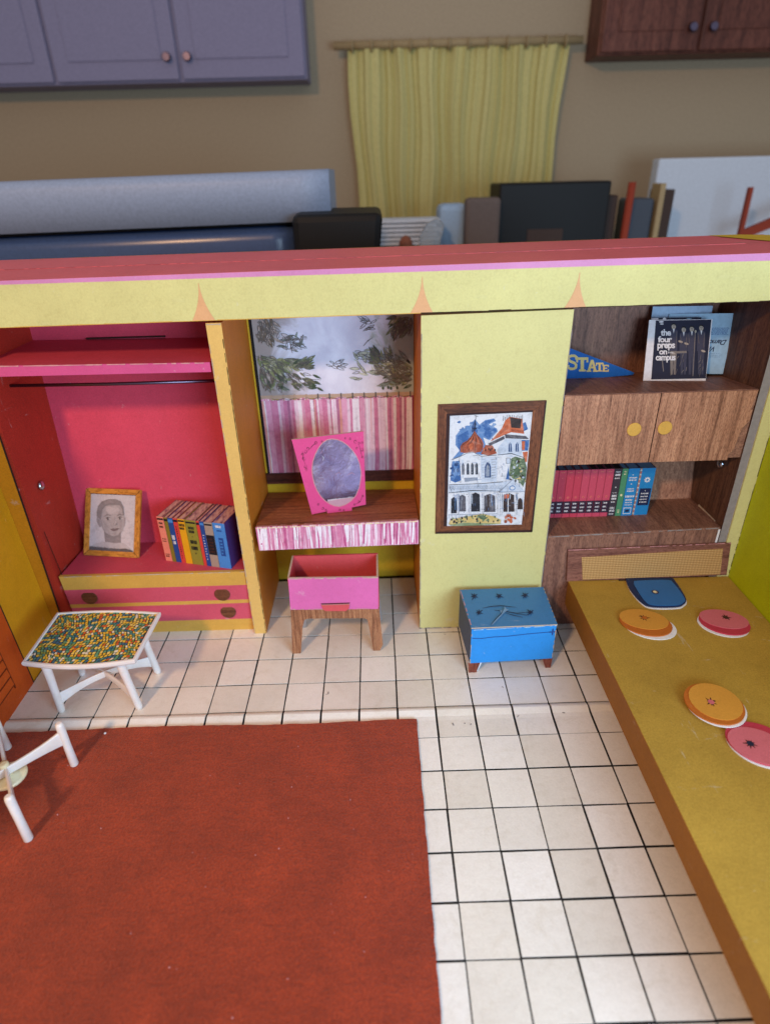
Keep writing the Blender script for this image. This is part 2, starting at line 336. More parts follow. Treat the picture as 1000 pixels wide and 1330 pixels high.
class Print:
    """flat ink on one face: shapes given in the drawing's own coordinates, laid on the plane o + a*U + b*V"""
    def __init__(s, fn, o, U, V, eps=.004, mb=None):
        s.fn = fn or (lambda x, y: (x, y)); s.o = Vector(o); s.U = Vector(U).normalized(); s.V = Vector(V).normalized()
        s.N = s.U.cross(s.V); s.eps = eps; s.mb = mb or MB(); s.cnt = {}
    def P(s, x, y, l): a, b = s.fn(x, y); return s.o+a*s.U+b*s.V+s.N*(s.eps*l)
    def poly(s, pts, mat, l=1, wob=0):
        k = s.cnt.get(l, 0); s.cnt[l] = k+1; l = l+(k % 48)/48*.92      # inks never share one plane
        s.mb.face([s.P(x+rnd(-wob, wob), y+rnd(-wob, wob), l) for x, y in pts], mat)
    def ell(s, cx, cy, rx, ry, mat, l=1, n=20, rot=0):
        c, q = math.cos(rot), math.sin(rot)
        s.poly([(cx+rx*math.cos(t)*c-ry*math.sin(t)*q, cy+rx*math.cos(t)*q+ry*math.sin(t)*c) for t in [2*math.pi*i/n for i in range(n)]], mat, l)
    def rect(s, x0, y0, x1, y1, mat, l=1): s.poly([(x0, y0), (x1, y0), (x1, y1), (x0, y1)], mat, l)
    def stroke(s, pts, wd, mat, l=2, taper=False):
        n = len(pts); L = []; R = []
        for i, (x, y) in enumerate(pts):
            x0, y0 = pts[max(i-1, 0)]; x1, y1 = pts[min(i+1, n-1)]; d = math.hypot(x1-x0, y1-y0) or 1
            k = wd/2*(1 if not taper else max(.15, math.sin(math.pi*(i+.35)/(n-.3))))
            L.append((x-(y1-y0)/d*k, y+(x1-x0)/d*k)); R.append((x+(y1-y0)/d*k, y-(x1-x0)/d*k))
        k = s.cnt.get(l, 0); s.cnt[l] = k+1; l = l+(k % 48)/48*.92
        for i in range(n-1): s.mb.face([s.P(*q, l) for q in (L[i], L[i+1], R[i+1], R[i])], mat)
    def leaf(s, x, y, ang, ln, wd, fill=None, line=None, l=3, lw=None):
        c, q = math.cos(ang), math.sin(ang); ring = []
        for t in (0, .2, .45, .75, 1, .75, .45, .2):
            k = len(ring); sg = 1 if k < 4 else -1; wv = math.sin(math.pi*min(t, 1)**.8)*wd/2*(sg if 0 < t < 1 else 0)
            ring.append((x+t*ln*c-wv*q, y+t*ln*q+wv*c))
        if fill: s.poly(ring, fill, l)
        if line: s.stroke(ring+[ring[0]], lw or wd*.12, line, l+1)
    def build(s, name, parent, label=None): return s.mb.build(name, parent, 0, label)
def wear(mb, a, b, wd, mat, nrm, n=None, gap=.15):
    """a chipped paper edge: a broken, uneven ribbon from a to b lying on the face with normal nrm"""
    a, b, nrm = Vector(a), Vector(b), Vector(nrm).normalized(); d = b-a; n = n or max(6, int(d.length*7)); t = d.normalized(); sd = t.cross(nrm)
    ws = [wd*rnd(.15, .75) for _ in range(n+1)]
    for i in range(n):
        if random.random() < gap: continue
        p, q = a+d*(i/n), a+d*((i+1)/n)
        mb.face([p+nrm*.006-sd*ws[i]*.5, q+nrm*.006-sd*ws[i+1]*.5, q+nrm*.006+sd*ws[i+1]*.5, p+nrm*.006+sd*ws[i]*.5], mat)
def text_mb(txt, mat, fn, size=1.0, bold=.0, align='LEFT', mb=None, shear=0, spacing=1.0):
    cu = bpy.data.curves.new('t', 'FONT'); cu.body = txt; cu.size = size; cu.offset = bold; cu.align_x = align; cu.shear = shear; cu.space_character = spacing; cu.resolution_u = 3
    o = bpy.data.objects.new('t', cu); C.objects.link(o); dg = bpy.context.evaluated_depsgraph_get(); me = bpy.data.meshes.new_from_object(o.evaluated_get(dg))
    mb = mb or MB()
    for p in me.polygons: mb.face([fn(me.vertices[i].co.x, me.vertices[i].co.y) for i in p.vertices], mat)
    bpy.data.objects.remove(o); bpy.data.curves.remove(cu); bpy.data.meshes.remove(me); return mb

# ------------------------------------------------------------------ SETTING: floor, walls, roof
struct(MB().box(-70, 70, -30, 40, -1.6, -.9, 'table_wood').build('tabletop'))
fl = struct(MB().box(-9.3, 11.0, -9, 6.2, -.5, -.02, 'grout_black').build('floor'))
def tile_mesh(x0, x1, y0, y1, mat, dz=0.0):
    mb = MB(); g = .024
    a, b, c, d = [rnd(.6, 1.25)*g for _ in range(4)]
    x0 += a; x1 -= b; y0 += c; y1 -= d
    wob = [rnd(-.008, .008) for _ in range(4)]
    mb.hexa([(x0, y0, -.05+dz), (x1, y0+wob[0], -.05+dz), (x1, y1, -.05+dz), (x0, y1+wob[1], -.05+dz), (x0+wob[2], y0, dz), (x1, y0+wob[0], dz), (x1+wob[3], y1, dz), (x0, y1+wob[1], dz)], mat)
    return mb
# a few shared tile meshes, copied to every cell
protos = []
for k in range(8):
    o = tile_mesh(0, 1, 0, 1, ['tile_a', 'tile_b', 'tile_c'][k % 3]).build('tile', None); protos.append(o.data); bpy.data.objects.remove(o)
def put(me, x, y, z=0):
    o = bpy.data.objects.new('tile', me); C.objects.link(o); o.parent = fl; o.location = (x*S, y*S, z*S)
def ridge_tile(x0, x1, y0=-1.0):
    prof = [(0, 0), (-.05, .012), (-.10, .045), (-.16, .05), (-.24, .028), (-.34, .0), (-.46, -.010), (-.999, -.012)]
    prof = [p for p in prof if p[0] >= y0]
    mb = MB(); g = .028; m = random.choice(['tile_a', 'tile_b', 'tile_c'])
    top = [(y-.012*(i == 0), z) for i, (y, z) in enumerate(prof)]
    for i in range(len(top)-1):
        (ya, za), (yb, zb) = top[i], top[i+1]
        mb.hexa([(x0+g, yb, -.08), (x1-g, yb, -.08), (x1-g, ya, -.08), (x0+g, ya, -.08), (x0+g, yb, zb), (x1-g, yb, zb), (x1-g, ya, za), (x0+g, ya, za)], m)
    o = mb.build('tile', None); o.parent = fl; return o
for j in range(0, 6):
    for i in range(-8, 11):
        if i < -4 and j > 3: continue
        if i in (2, 3, 4) and j > 3: continue
        if i > 7 and j < 4: continue
        if i > 4 and j > 3: continue
        if i == 4-8 and j > 3: continue
        put(random.choice(protos), i, j)
    if j < 4:
        o = tile_mesh(-9.25, -8, j, j+1, 'tile_b').build('tile', None); o.parent = fl
for i in range(-8, 9): ridge_tile(i, i+1)
ridge_tile(-9.25, -8)
for j in range(-9, -1):
    for i in range(1, 9): put(random.choice(protos), i, j, -.012)
# dirt and scuffs on the fold
mb = MB(); pr = Print(None, (0, 0, .0), (1, 0, 0), (0, 1, 0), .004, mb)
for x, y in ((2.4, -.62), (2.7, -.60), (2.85, -.64), (3.9, .62), (4.1, -.42), (-.9, .55), (-.86, .6), (5.3, -.35), (2.55, 2.9), (2.8, 3.0)):
    pr.ell(x, y, rnd(.02, .06), rnd(.008, .02), 'grey_board', 2, 8, rnd(0, 3))
o = mb.build('scuff_mark', None); o.parent = fl
# outer shell of the folding case
struct(MB().box(-9.6, 11.3, 6.15, 6.40, -.4, 10.45, 'back_yellow').build('back_wall'))
# left wall (folds forward) with its printed louvered door
lw = struct(MB().hexa([(-9.55, -9, -.4), (-9.25, -9, -.4), (-9.25, 3.14, -.4), (-9.55, 3.14, -.4), (-9.75, -9, 9.4), (-9.55, -9, 9.4), (-9.55, 3.14, 9.4), (-9.75, 3.14, 9.4)], 'left_yellow').build('left_wall'))
rw = struct(MB().box(10.95, 11.25, -9, 3.14, -.4, 9.6, 'chartreuse').build('right_wall'))
def wallx(z): return -9.25-.3*(z/9.4)+.01
ld = thing('louvered_door', 'orange louvered door printed on the yellow left wall, cut by the photo edge', 'door', (-9.25, -.5, 0))
def lpanel(y0, y1, z0, z1, mat, t, name, par, bev=0):
    mb = MB(); mb.hexa([(wallx(z0), y0, z0), (wallx(z0)+t, y0, z0), (wallx(z0)+t, y1, z0), (wallx(z0), y1, z0), (wallx(z1), y0, z1), (wallx(z1)+t, y0, z1), (wallx(z1)+t, y1, z1), (wallx(z1), y1, z1)], mat)
    return mb.build(name, par, bev)
lpanel(-2.6, 1.33, .0, 7.5, 'louver_orange', .02, 'door_leaf', ld)
lpanel(1.33, 1.37, .0, 7.5, 'edge_dark', .022, 'door_edge', ld)
for k in range(22):
    z = .62+k*.3
    mb = MB(); x = wallx(z)+.022
    mb.hexa([(x, -1.9, z), (x+.035, -1.9, z), (x+.035, .62, z), (x, .62, z), (x, -1.9, z+.25), (x+.008, -1.9, z+.25), (x+.008, .62, z+.25), (x, .62, z+.25)], 'louver_orange')
    mb.face([(x+.037, -1.9, z-.012), (x+.037, .62, z-.012), (x+.037, .62, z+.022), (x+.037, -1.9, z+.022)], 'louver_line')
    mb.build('slat', ld)
mb = MB()
for a, bb in (((.62, .55), (.66, 7.3)),):
    mb.hexa([(wallx(.5)+.02, .62, .5), (wallx(.5)+.045, .62, .5), (wallx(.5)+.045, .655, .5), (wallx(.5)+.02, .655, .5), (wallx(7.2)+.02, .62, 7.2), (wallx(7.2)+.045, .62, 7.2), (wallx(7.2)+.045, .655, 7.2), (wallx(7.2)+.02, .655, 7.2)], 'louver_line')
mb.build('slat_border', ld)

# ------------------------------------------------------------------ header beam with red roof strip
hb = thing('header_beam', 'long pale yellow beam with red top spanning the whole dollhouse front', 'beam', (.8, 3.15, 9.4))
XL, XR = -9.9, 11.35
zb = lambda x: 9.40+.0075*(x+9.6)
zt = lambda x: 10.355+.0045*(x+9.6)
zp = lambda x: 10.43+.0088*(x+9.6)
zk = lambda x: 10.55+.0075*(x+9.6)
def strip(name, f0, f1, y0, y1, mat, parent, nseg=14, **kw):
    mb = MB()
    for i in range(nseg):
        a, c = XL+(XR-XL)*i/nseg, XL+(XR-XL)*(i+1)/nseg
        mb.hexa([(a, y0, f0(a)), (c, y0, f0(c)), (c, y1, f0(c)), (a, y1, f0(a)), (a, y0, f1(a)), (c, y0, f1(c)), (c, y1, f1(c)), (a, y1, f1(a))], mat, **kw)
    return mb
strip('fascia', zb, zt, 3.14, 3.30, 'beam_yellow', hb).build('fascia', hb)
mb = MB(); n = 20
for i in range(n):
    a, c = XL+(XR-XL)*i/n, XL+(XR-XL)*(i+1)/n
    mb.hexa([(a, 3.143, zt(a)), (c, 3.143, zt(c)), (c, 3.3, zt(c)), (a, 3.3, zt(a)), (a, 3.155, zp(a)), (c, 3.155, zp(c)), (c, 3.3, zp(c)), (a, 3.3, zp(a))], 'lavender')
mb.build('edge_strip', hb)
mb = MB()
for i in range(n):
    a, c = XL+(XR-1.35-XL)*i/n, XL+(XR-1.35-XL)*(i+1)/n; zz = lambda x, y: zp(x)+(zk(x)-zp(x))*(y-3.16)/3.25
    for y0, y1, dz in ((3.16, 4.72, 0), (4.74, 6.42, .012)):
        e = 0
        mb.hexa([(a, y0, zb(a)), (c, y0, zb(c)), (c, y1, zb(c)), (a, y1, zb(a)), (a, y0, zz(a, y0)+.004+dz), (c, y0, zz(c, y0)+.004+dz), (c, y1, zz(c, y1)+.004+dz), (a, y1, zz(a, y1)+.004+dz)], 'roof_red')
for x0 in range(-9, 9, 1):
    wear(mb, (x0, 4.73, zz(x0, 4.73)+.014), (x0+1, 4.73, zz(x0+1, 4.73)+.014), .045, 'worn_pink', (0, 0, 1), 10, .45)
    wear(mb, (x0, 6.38, zz(x0, 6.38)+.016), (x0+1, 6.38, zz(x0+1, 6.38)+.016), .07, 'mustard', (0, 0, 1), 5, .05)
    wear(mb, (x0, 3.17, zz(x0, 3.17)+.006), (x0+1, 3.17, zz(x0+1, 3.17)+.006), .03, 'worn_pink', (0, 0, 1), 10, .5)
for _ in range(34):
    x, y = rnd(-9, 9), random.choice([4.75, 4.78, 4.9, 3.3, 5.2])+rnd(-.05, .12); s_ = rnd(.01, .04); z = zz(x, y)+.024
    mb.face([(x, y, z), (x+s_*2, y-.005, z), (x+s_*1.5, y+s_*.6, z), (x-.01, y+s_*.5, z)], 'worn_pink')
mb.build('top_panel', hb)
# yellow end of the roof where the right panel folds over
mb = MB(); z = lambda x, y: zz(x, y)+.004
mb.hexa([(9.99, 3.16, 9.6), (XR, 3.16, 9.6), (XR, 6.4, 9.6), (9.99, 6.4, 9.6), (9.99, 3.16, z(9.99, 3.16)), (XR, 3.16, z(XR, 3.16)), (XR, 6.4, z(XR, 6.4)), (9.99, 6.4, z(9.99, 6.4))], 'roof_red')
q = [(9.85, 6.41), (10.6, 6.41), (11.34, 6.1), (11.34, 4.7), (10.7, 5.0)]
mb.face([(x, y, z(x, y)+.02) for x, y in q], 'back_yellow')
wear(mb, (9.8, 4.9, z(9.8, 4.9)+.01), (11.3, 4.9, z(11.3, 4.9)+.01), .05, 'worn_paper', (0, 0, 1), 12, .2)
mb.build('end_panel', hb)
# flame-shaped orange prints on the beam
for cx, hgt, wdt in ((-3.30, .84, .27), (1.82, .80, .27), (5.43, .78, .26)):
    mb = MB(); z0 = zb(cx)+.004; L = []; R = []
    for i in range(9):
        t = i/8; ww = wdt*(1-t)**1.9+.008; L.append((cx-ww, 3.134, z0+hgt*t)); R.append((cx+ww*.93, 3.134, z0+hgt*t))
    mb.face(L+R[::-1], 'spike_orange'); mb.build('spike_print', hb)
mb = MB()
for i in range(40):
    x = XL+(XR-XL)*i/40; x1 = XL+(XR-XL)*(i+1)/40; hh = rnd(.008, .022)
    mb.face([(x, 3.133, zb(x)-.002), (x1, 3.133, zb(x1)-.002), (x1, 3.133, zb(x1)+hh), (x, 3.133, zb(x)+rnd(.008, .02))], 'edge_dark' if x > 1.5 else 'mustard')
for x, zz0 in ((-7.2, 9.46), (8.6, 10.1), (8.9, 10.05), (-4, 9.9), (3, 9.8)):
    mb.face([(x, 3.134, zz0), (x+.3, 3.134, zz0-.02), (x+.34, 3.134, zz0+.05), (x+.08, 3.134, zz0+.07)], 'pale_yellow')
mb.build('lower_edge', hb)

# ------------------------------------------------------------------ wardrobe niche, left
wd = thing('wardrobe', 'open red wardrobe niche with shelf, rod and pink drawers, on the left', 'wardrobe', (-6.1, 3.2, 0))
yb = lambda zv: 5.05+(zv-2.3)*.136
MB().hexa([(-9.4, 3.2, 0), (-8.72, 3.2, 0), (-8.60, 5.0, 0), (-9.4, 6.1, 0), (-9.4, 3.2, 9.38), (-9.0, 3.2, 9.38), (-8.96, 6.02, 9.38), (-9.4, 6.1, 9.38)], 'closet_side_red').build('side_panel', wd, 0)
MB().hexa([(-8.75, yb(0), 0), (-3.2, yb(0), 0), (-3.2, 6.1, 0), (-8.75, 6.1, 0), (-9.1, yb(9.38), 9.38), (-3.2, yb(9.38), 9.38), (-3.2, 6.12, 9.38), (-9.1, 6.12, 9.38)], 'closet_red').build('back_panel', wd)
mb = MB()
mb.hexa([(-9.0, 3.24, 8.23), (-3.36, 3.24, 8.2), (-3.32, 5.84, 8.26), (-9.0, 5.84, 8.3), (-9.0, 3.24, 8.50), (-3.36, 3.24, 8.44), (-3.32, 5.86, 8.46), (-9.0, 5.86, 8.52)], 'shelf_red', front='shelf_pink')
for x0 in np.arange(-8.9, -3.5, .9): wear(mb, (x0, 3.232, 8.49-.011*(x0+9)), (x0+.9, 3.232, 8.49-.011*(x0+9.9)), .05, 'worn_pink', (0, -1, 0), 8, .1)
mb.build('shelf', wd)
MB().box(-7.4, -5.2, 5.80, 5.9, 8.52, 8.55, 'edge_dark').build('slot', wd)
mb = MB().tube([(-8.97, 4.2, 7.72), (-6.3, 4.2, 7.69), (-3.31, 4.2, 7.70)], .045, 'rod_metal'); mb.build('hanging_rod', wd)
# drawer base with printed bands
fy = lambda zv: 3.22+(2.3-zv)*.08
def band(z0, z1, mat, name, t=.02, x0=-8.72, x1=-3.32, dy=0.0):
    mb = MB().hexa([(x0, fy(z0)-dy, z0), (x1, fy(z0)-dy, z0), (x1, fy(z0)+t+.08, z0), (x0, fy(z0)+t+.08, z0), (x0, fy(z1)-dy, z1), (x1, fy(z1)-dy, z1), (x1, fy(z1)+t+.08, z1), (x0, fy(z1)+t+.08, z1)], mat)
    return mb
mb = MB().box(-8.71, -3.31, 3.42, 5.05, 0.0, 2.24, 'mustard', top='shelf_red')
mb.hexa([(-8.71, 3.24, 2.2), (-3.31, 3.24, 2.2), (-3.31, 5.08, 2.2), (-8.60, 5.08, 2.2), (-8.71, 3.24, 2.30), (-3.31, 3.24, 2.30), (-3.31, 5.08, 2.30), (-8.60, 5.08, 2.30)], 'shelf_red')
mb.build('base', wd)
band(1.80, 2.305, 'mustard', 'upper_band').build('front_rail', wd)
band(1.235, 1.80, 'drawer_pink', 'd').build('drawer', wd)
d1 = [o for o in wd.children if o.name.startswith('drawer')][-1]
band(1.10, 1.235, 'mustard', 'm').build('front_rail', wd)
d2 = band(.46, 1.10, 'drawer_pink', 'd').build('drawer', wd)
band(.25, .46, 'mustard', 'p').build('plinth', wd)
band(.0, .25, 'mustard_deep', 'p', dy=-.05).build('plinth', wd)
mb = MB(); wear(mb, (-8.7, 3.215, 2.295), (-3.33, 3.215, 2.295), .05, 'worn_paper', (0, -1, 0), 40, .15); mb.build('worn_edge', wd)
for x, z, d in ((-8.05, 1.50, d1), (-4.10, 1.48, d1), (-4.03, .78, d2), (-8.0, .78, d2)):
    mb = MB().lathe((x, fy(z)+.005, z), (0, -1, .08), [(.235, 0), (.235, .02), (.215, .032)], 'knob_wood', 22); mb.build('knob', d)
def stud(loc, ax, par):
    mb = MB().lathe(loc, ax, [(.13, 0), (.14, .03), (.11, .07), (.05, .09), (.02, .095)], 'chrome', 18)
    mb.build('metal_stud', par)
stud((-8.84, 3.95, 4.91), (1, 0, .02), wd)
mb = MB(); mb.face([(-8.80, 3.35, 3.75), (-8.80, 3.38, 3.75), (-8.665, 3.36, 2.0), (-8.665, 3.32, 2.0)], 'edge_dark')
mb.hexa([(-8.84, 5.08, 3.3), (-8.80, 5.08, 3.3), (-8.80, 5.12, 3.3), (-8.84, 5.12, 3.3), (-8.86, 5.32, 4.9), (-8.82, 5.32, 4.9), (-8.82, 5.36, 4.9), (-8.86, 5.36, 4.9)], 'worn_pink'); mb.build('worn_edge', wd)
# left jamb
jm = thing('jamb', 'narrow mustard jamb between the red wardrobe and the yellow left wall', 'jamb', (-9.2, 3.17, 0))
MB().hexa([(-9.36, 3.15, 0), (-9.02, 3.15, 0), (-9.02, 3.2, 0), (-9.36, 3.2, 0), (-9.56, 3.15, 9.38), (-8.99, 3.15, 9.38), (-8.99, 3.2, 9.38), (-9.56, 3.2, 9.38)], 'jamb_mustard').build('panel', jm)
mb = MB(); mb.hexa([(-9.03, 3.145, 0), (-9.005, 3.145, 0), (-9.005, 3.19, 0), (-9.03, 3.19, 0), (-8.995, 3.145, 9.38), (-8.975, 3.145, 9.38), (-8.975, 3.19, 9.38), (-8.995, 3.19, 9.38)], 'edge_dark'); mb.build('edge_line', jm)
# divider
dv = thing('divider', 'tall mustard yellow divider between the red wardrobe and the desk niche', 'divider', (-3.1, 4.6, 0))
mb = MB().box(-3.30, -2.93, 3.2, 6.14, 0.0, 9.38, 'divider_side', front='divider_front', left='closet_red'); mb.build('panel', dv, 0)
mb = MB()
for z0 in np.arange(0, 9, .9):
    wear(mb, (-2.945, 3.195, z0), (-2.945, 3.195, z0+.9), .03, 'edge_dark', (0, -1, 0), 8, .05)
    wear(mb, (-3.285, 3.195, z0), (-3.285, 3.195, z0+.9), .035, 'worn_paper', (0, -1, 0), 8, .35)
wear(mb, (-3.28, 3.195, 9.35), (-2.95, 3.195, 9.35), .06, 'worn_paper', (0, -1, 0), 5, .0)
mb.build('worn_edge', dv)

# ------------------------------------------------------------------ desk niche: printed window, desk
wn = thing('window', 'printed window with leafy branches above a pink striped curtain, behind the desk', 'window', (-.5, 6.1, 4.1))
MB().box(-2.92, 1.78, 6.10, 6.149, 4.1, 9.38, 'back_yellow').build('wall_print', wn)
MB().box(-2.86, -2.78, 6.07, 6.10, 4.1, 9.38, 'grout_black').build('window_frame', wn)
MB().box(-2.78, 1.79, 6.085, 6.10, 6.66, 9.38, 'sky_print').build('pane', wn)
H = homog([(30, 65), (87, 504), (939, 487), (943, 43)], [(-2.78, 8.87), (-2.77, 6.59), (1.77, 6.56), (1.79, 8.85)])
pr = Print(H, (0, 6.085, 0), (1, 0, 0), (0, 0, 1), .0022)
def blob(pr, cx, cy, rx, ry, mat, l, n=22, j=.22):
    pr.poly([(cx+rx*math.cos(t)*(1+rnd(-j, j)), cy+ry*math.sin(t)*(1+rnd(-j, j))) for t in [2*math.pi*i/n for i in range(n)]], mat, l)
def cl(v, a, b): return max(a, min(b, v))
# washes: kept inside the pane
def wash(cx, cy, rx, ry, mat, l):
    pts = []
    for i in range(24):
        t = 2*math.pi*i/24; a, b = H(cx+rx*math.cos(t)*rnd(.8, 1.15), cy+ry*math.sin(t)*rnd(.8, 1.15)); pts.append((cl(a, -2.77, 1.78), cl(b, 6.68, 9.37)))
    p2.poly(pts, mat, l)
p2 = Print(None, (0, 6.085, 0), (1, 0, 0), (0, 0, 1), .0022, pr.mb)
def spray(cx, cy, n, rx, ry, ang, spread, ln, fills, l):
    for _ in range(n):
        x, y = cx+rnd(-rx, rx), cy+rnd(-ry, ry); th = ang+rnd(-spread, spread); L_ = ln*rnd(.6, 1.15); a, b = H(x, y); a2_, b2_ = H(x+L_*math.cos(th), y+L_*math.sin(th))
        if not (-2.74 < min(a, a2_) and max(a, a2_) < 1.76 and 6.72 < min(b, b2_) and max(b, b2_) < 9.35): continue
        pr.leaf(x, y, th, L_, L_*rnd(.22, .32), random.choice(fills), 'leaf_line' if random.random() < .6 else None, l, 2.6)
spray(120, 400, 87, 80, 70, 1.2, .9, 75, ['leaf_brown', 'leaf_mid', None, 'leaf_dark', 'wash_tan'], 8)
spray(90, 320, 49, 60, 60, .8, .8, 70, ['leaf_brown', 'leaf_brown', 'wash_tan', 'leaf_mid'], 10)
spray(180, 300, 49, 90, 25, .5, .5, 80, ['leaf_olive', 'leaf_mid', 'leaf_olive', None], 12)
spray(310, 315, 22, 50, 22, -.5, .5, 62, ['leaf_dark', 'leaf_dark', 'leaf_mid'], 14)
spray(320, 400, 49, 90, 45, .25, .6, 62, [None, 'leaf_dark', None, 'leaf_mid', None], 10)
spray(240, 190, 41, 70, 50, -.4, 1.1, 58, [None, None, 'wash_tan_light', 'leaf_grey'], 8)
spray(490, 312, 15, 40, 20, 0, .5, 50, [None], 8)
spray(100, 110, 49, 60, 60, 1.2, .9, 70, ['leaf_brown', None, 'wash_tan', 'wash_tan'], 10)
spray(880, 360, 114, 70, 70, 3.4, .9, 70, ['leaf_dark', 'leaf_mid', 'leaf_grey', None, 'leaf_grey'], 8)
spray(780, 320, 57, 60, 60, 3.8, .9, 62, ['leaf_olive', 'leaf_mid', 'wash_green', 'leaf_grey'], 10)
spray(740, 290, 11, 20, 20, 4.2, .4, 70, ['leaf_mid', 'leaf_dark'], 14)
spray(680, 320, 30, 50, 90, 3.6, .7, 55, [None, 'wash_green'], 8)
spray(700, 85, 17, 45, 30, 3.2, .8, 60, [None], 8)
spray(890, 80, 57, 50, 40, 2.3, .8, 75, ['leaf_dark', 'leaf_mid', 'leaf_brown', 'leaf_olive', None], 10)
for c in (((250, 200), (262, 250)), ((190, 180), (345, 170)), ((270, 380), (420, 400)), ((150, 290), (330, 460)), ((720, 320), (900, 330)), ((780, 420), (940, 370)), ((60, 270), (190, 300)), ((660, 210), (715, 160))):
    pr.stroke([c[0], ((c[0][0]+c[1][0])/2, (c[0][1]+c[1][1])/2+rnd(-9, 9)), c[1]], 4, 'leaf_line', 12, True)
for x in (770, 800, 815, 850): pr.ell(x, 445+rnd(-4, 4), 7, 10, 'leaf_dark', 12, 8)
pr.build('foliage_print', wn, 'grey green leafy branches painted left and right')
# rail and curtain
MB().box(-2.78, 1.79, 6.082, 6.10, 6.54, 6.66, 'rail_print').build('curtain_rail', wn)
mb = MB(); nst = 60
for i in range(nst):       # a lightly pleated curtain sheet
    a, c = -2.78+4.57*i/nst, -2.78+4.57*(i+1)/nst; ya, yc = 6.075+.008*math.sin(i*1.9), 6.075+.008*math.sin((i+1)*1.9)
    ta, tb = 6.54+.03*math.sin(i*.85), 6.54+.03*math.sin((i+1)*.85)
    mb.hexa([(a, ya, 4.12), (c, yc, 4.12), (c, 6.1, 4.12), (a, 6.1, 4.12), (a, ya, ta), (c, yc, tb), (c, 6.1, tb), (a, 6.1, ta)], 'curtain_print')
mb.build('curtain', wn)
p = Print(None, (0, 6.062, 0), (1, 0, 0), (0, 0, 1), .0015); rr = random.Random(11)
def stripe_print(p, x0, x1, z0, z1, slope, pal, wmin, wmax, broken=0, z0b=0, z1b=0):
    x = x0
    while x < x1:
        w_ = rr.uniform(wmin, wmax); c_ = rr.choice(pal); t = (x-x0)/(x1-x0); a0, a1 = z0+z0b*t, z1+z1b*t; n_ = 5; sh = rr.uniform(-slope, slope)
        if broken and rr.random() < broken: a0 += rr.uniform(0, .45)*(a1-a0)
        if w_+x > x1: break
        pts = [(min(max(x+sh*k/n_+rr.uniform(-.006, .006), x0), x1), a1+(a0-a1)*k/n_) for k in range(n_+1)]
        p.poly(pts+[(min(q[0]+w_*(1 if k < n_ else .8), x1), q[1]) for k, q in list(enumerate(pts))[::-1]], c_, 1); x += w_*rr.uniform(.8, 1.15)
for k_, c_ in (('s_rose', (208, 128, 166)), ('s_mauve', (178, 112, 148)), ('s_pink', (224, 162, 194)), ('s_pale', (232, 206, 226)), ('s_white', (236, 230, 242)), ('s_peach', (222, 160, 150)), ('s_deep', (188, 88, 138))): watercolour(k_, c_, .2)
stripe_print(p, -2.77, 1.78, 4.13, 6.50, .03, ['s_rose', 's_mauve', 's_pink', 's_pink', 's_rose', 's_pale', 's_white', 's_white', 's_peach', 's_pale'], .022, .12)
p.build('stripe_print', wn)
mb = MB()
for i in range(13):
    x = -2.45+i*.345; dk = 'leaf_line' if i > 3 else 'rail_print'
    mb.box(x-.018, x+.018, 6.066, 6.082, 6.5, 6.68, dk)
    for k in range(4):
        t0, t1 = k/4, (k+1)/4; s0, s1 = math.sin(math.pi*t0), math.sin(math.pi*t1)
        mb.face([(x+.345*t0, 6.064, 6.56-.05*s0), (x+.345*t1, 6.064, 6.56-.05*s1), (x+.345*t1, 6.064, 6.575-.05*s1), (x+.345*t0, 6.064, 6.575-.05*s0)] if x < 1.4 else [(x, 6.064, 6.56), (x+.02, 6.064, 6.56), (x+.02, 6.064, 6.57)], 'leaf_line')
mb.build('curtain_ring', wn)
MB().box(-2.94+.03, 1.785, 6.04, 6.10, 3.74, 4.12, 'sill_wood').build('sill', wn, .01)
MB().box(-2.92, 1.78, 6.12, 6.15, 0.02, 3.74, 'back_yellow').build('lower_panel', wn)

dk = thing('desk', 'wood grain desk shelf with pink striped skirt, fixed across the niche', 'desk', (-.5, 3.2, 3.1))
mb = MB().hexa([(-2.80, 3.21, 3.72), (1.76, 3.21, 3.80), (1.78, 6.04, 3.36), (-2.92, 6.04, 3.36), (-2.80, 3.21, 3.80), (1.76, 3.21, 3.88), (1.78, 6.04, 3.44), (-2.92, 6.04, 3.44)], 'desk_wood')
for x0 in np.arange(-2.78, 1.6, .5): wear(mb, (x0, 3.235, 3.80+.0175*(x0+2.8)), (x0+.5, 3.235, 3.80+.0175*(x0+3.3)), .05, 'worn_pink', (0, 0, 1), 6, .1)
mb.build('desktop', dk)
mb = MB().hexa([(-2.78, 3.16, 3.04), (1.76, 3.16, 3.11), (1.76, 3.21, 3.11), (-2.78, 3.21, 3.04), (-2.80, 3.17, 3.79), (1.76, 3.17, 3.865), (1.76, 3.21, 3.865), (-2.80, 3.21, 3.79)], 'skirt_print')
p = Print(None, (0, 3.155, 0), (1, 0, 0), (0, 0, 1), .0015)
stripe_print(p, -2.76, 1.74, 3.06, 3.76, .05, ['s_deep', 's_rose', 's_pink', 's_white', 's_white', 's_pale', 's_rose'], .02, .07, .35, .07, .07); p.build('stripe_print', dk)
for x0 in np.arange(-2.78, 1.6, .5): wear(mb, (x0, 3.166, 3.765+.0175*(x0+2.8)), (x0+.5, 3.166, 3.765+.0175*(x0+3.3)), .05, 'cream', (0, -1, 0), 8, .2)
mb.build('skirt', dk)

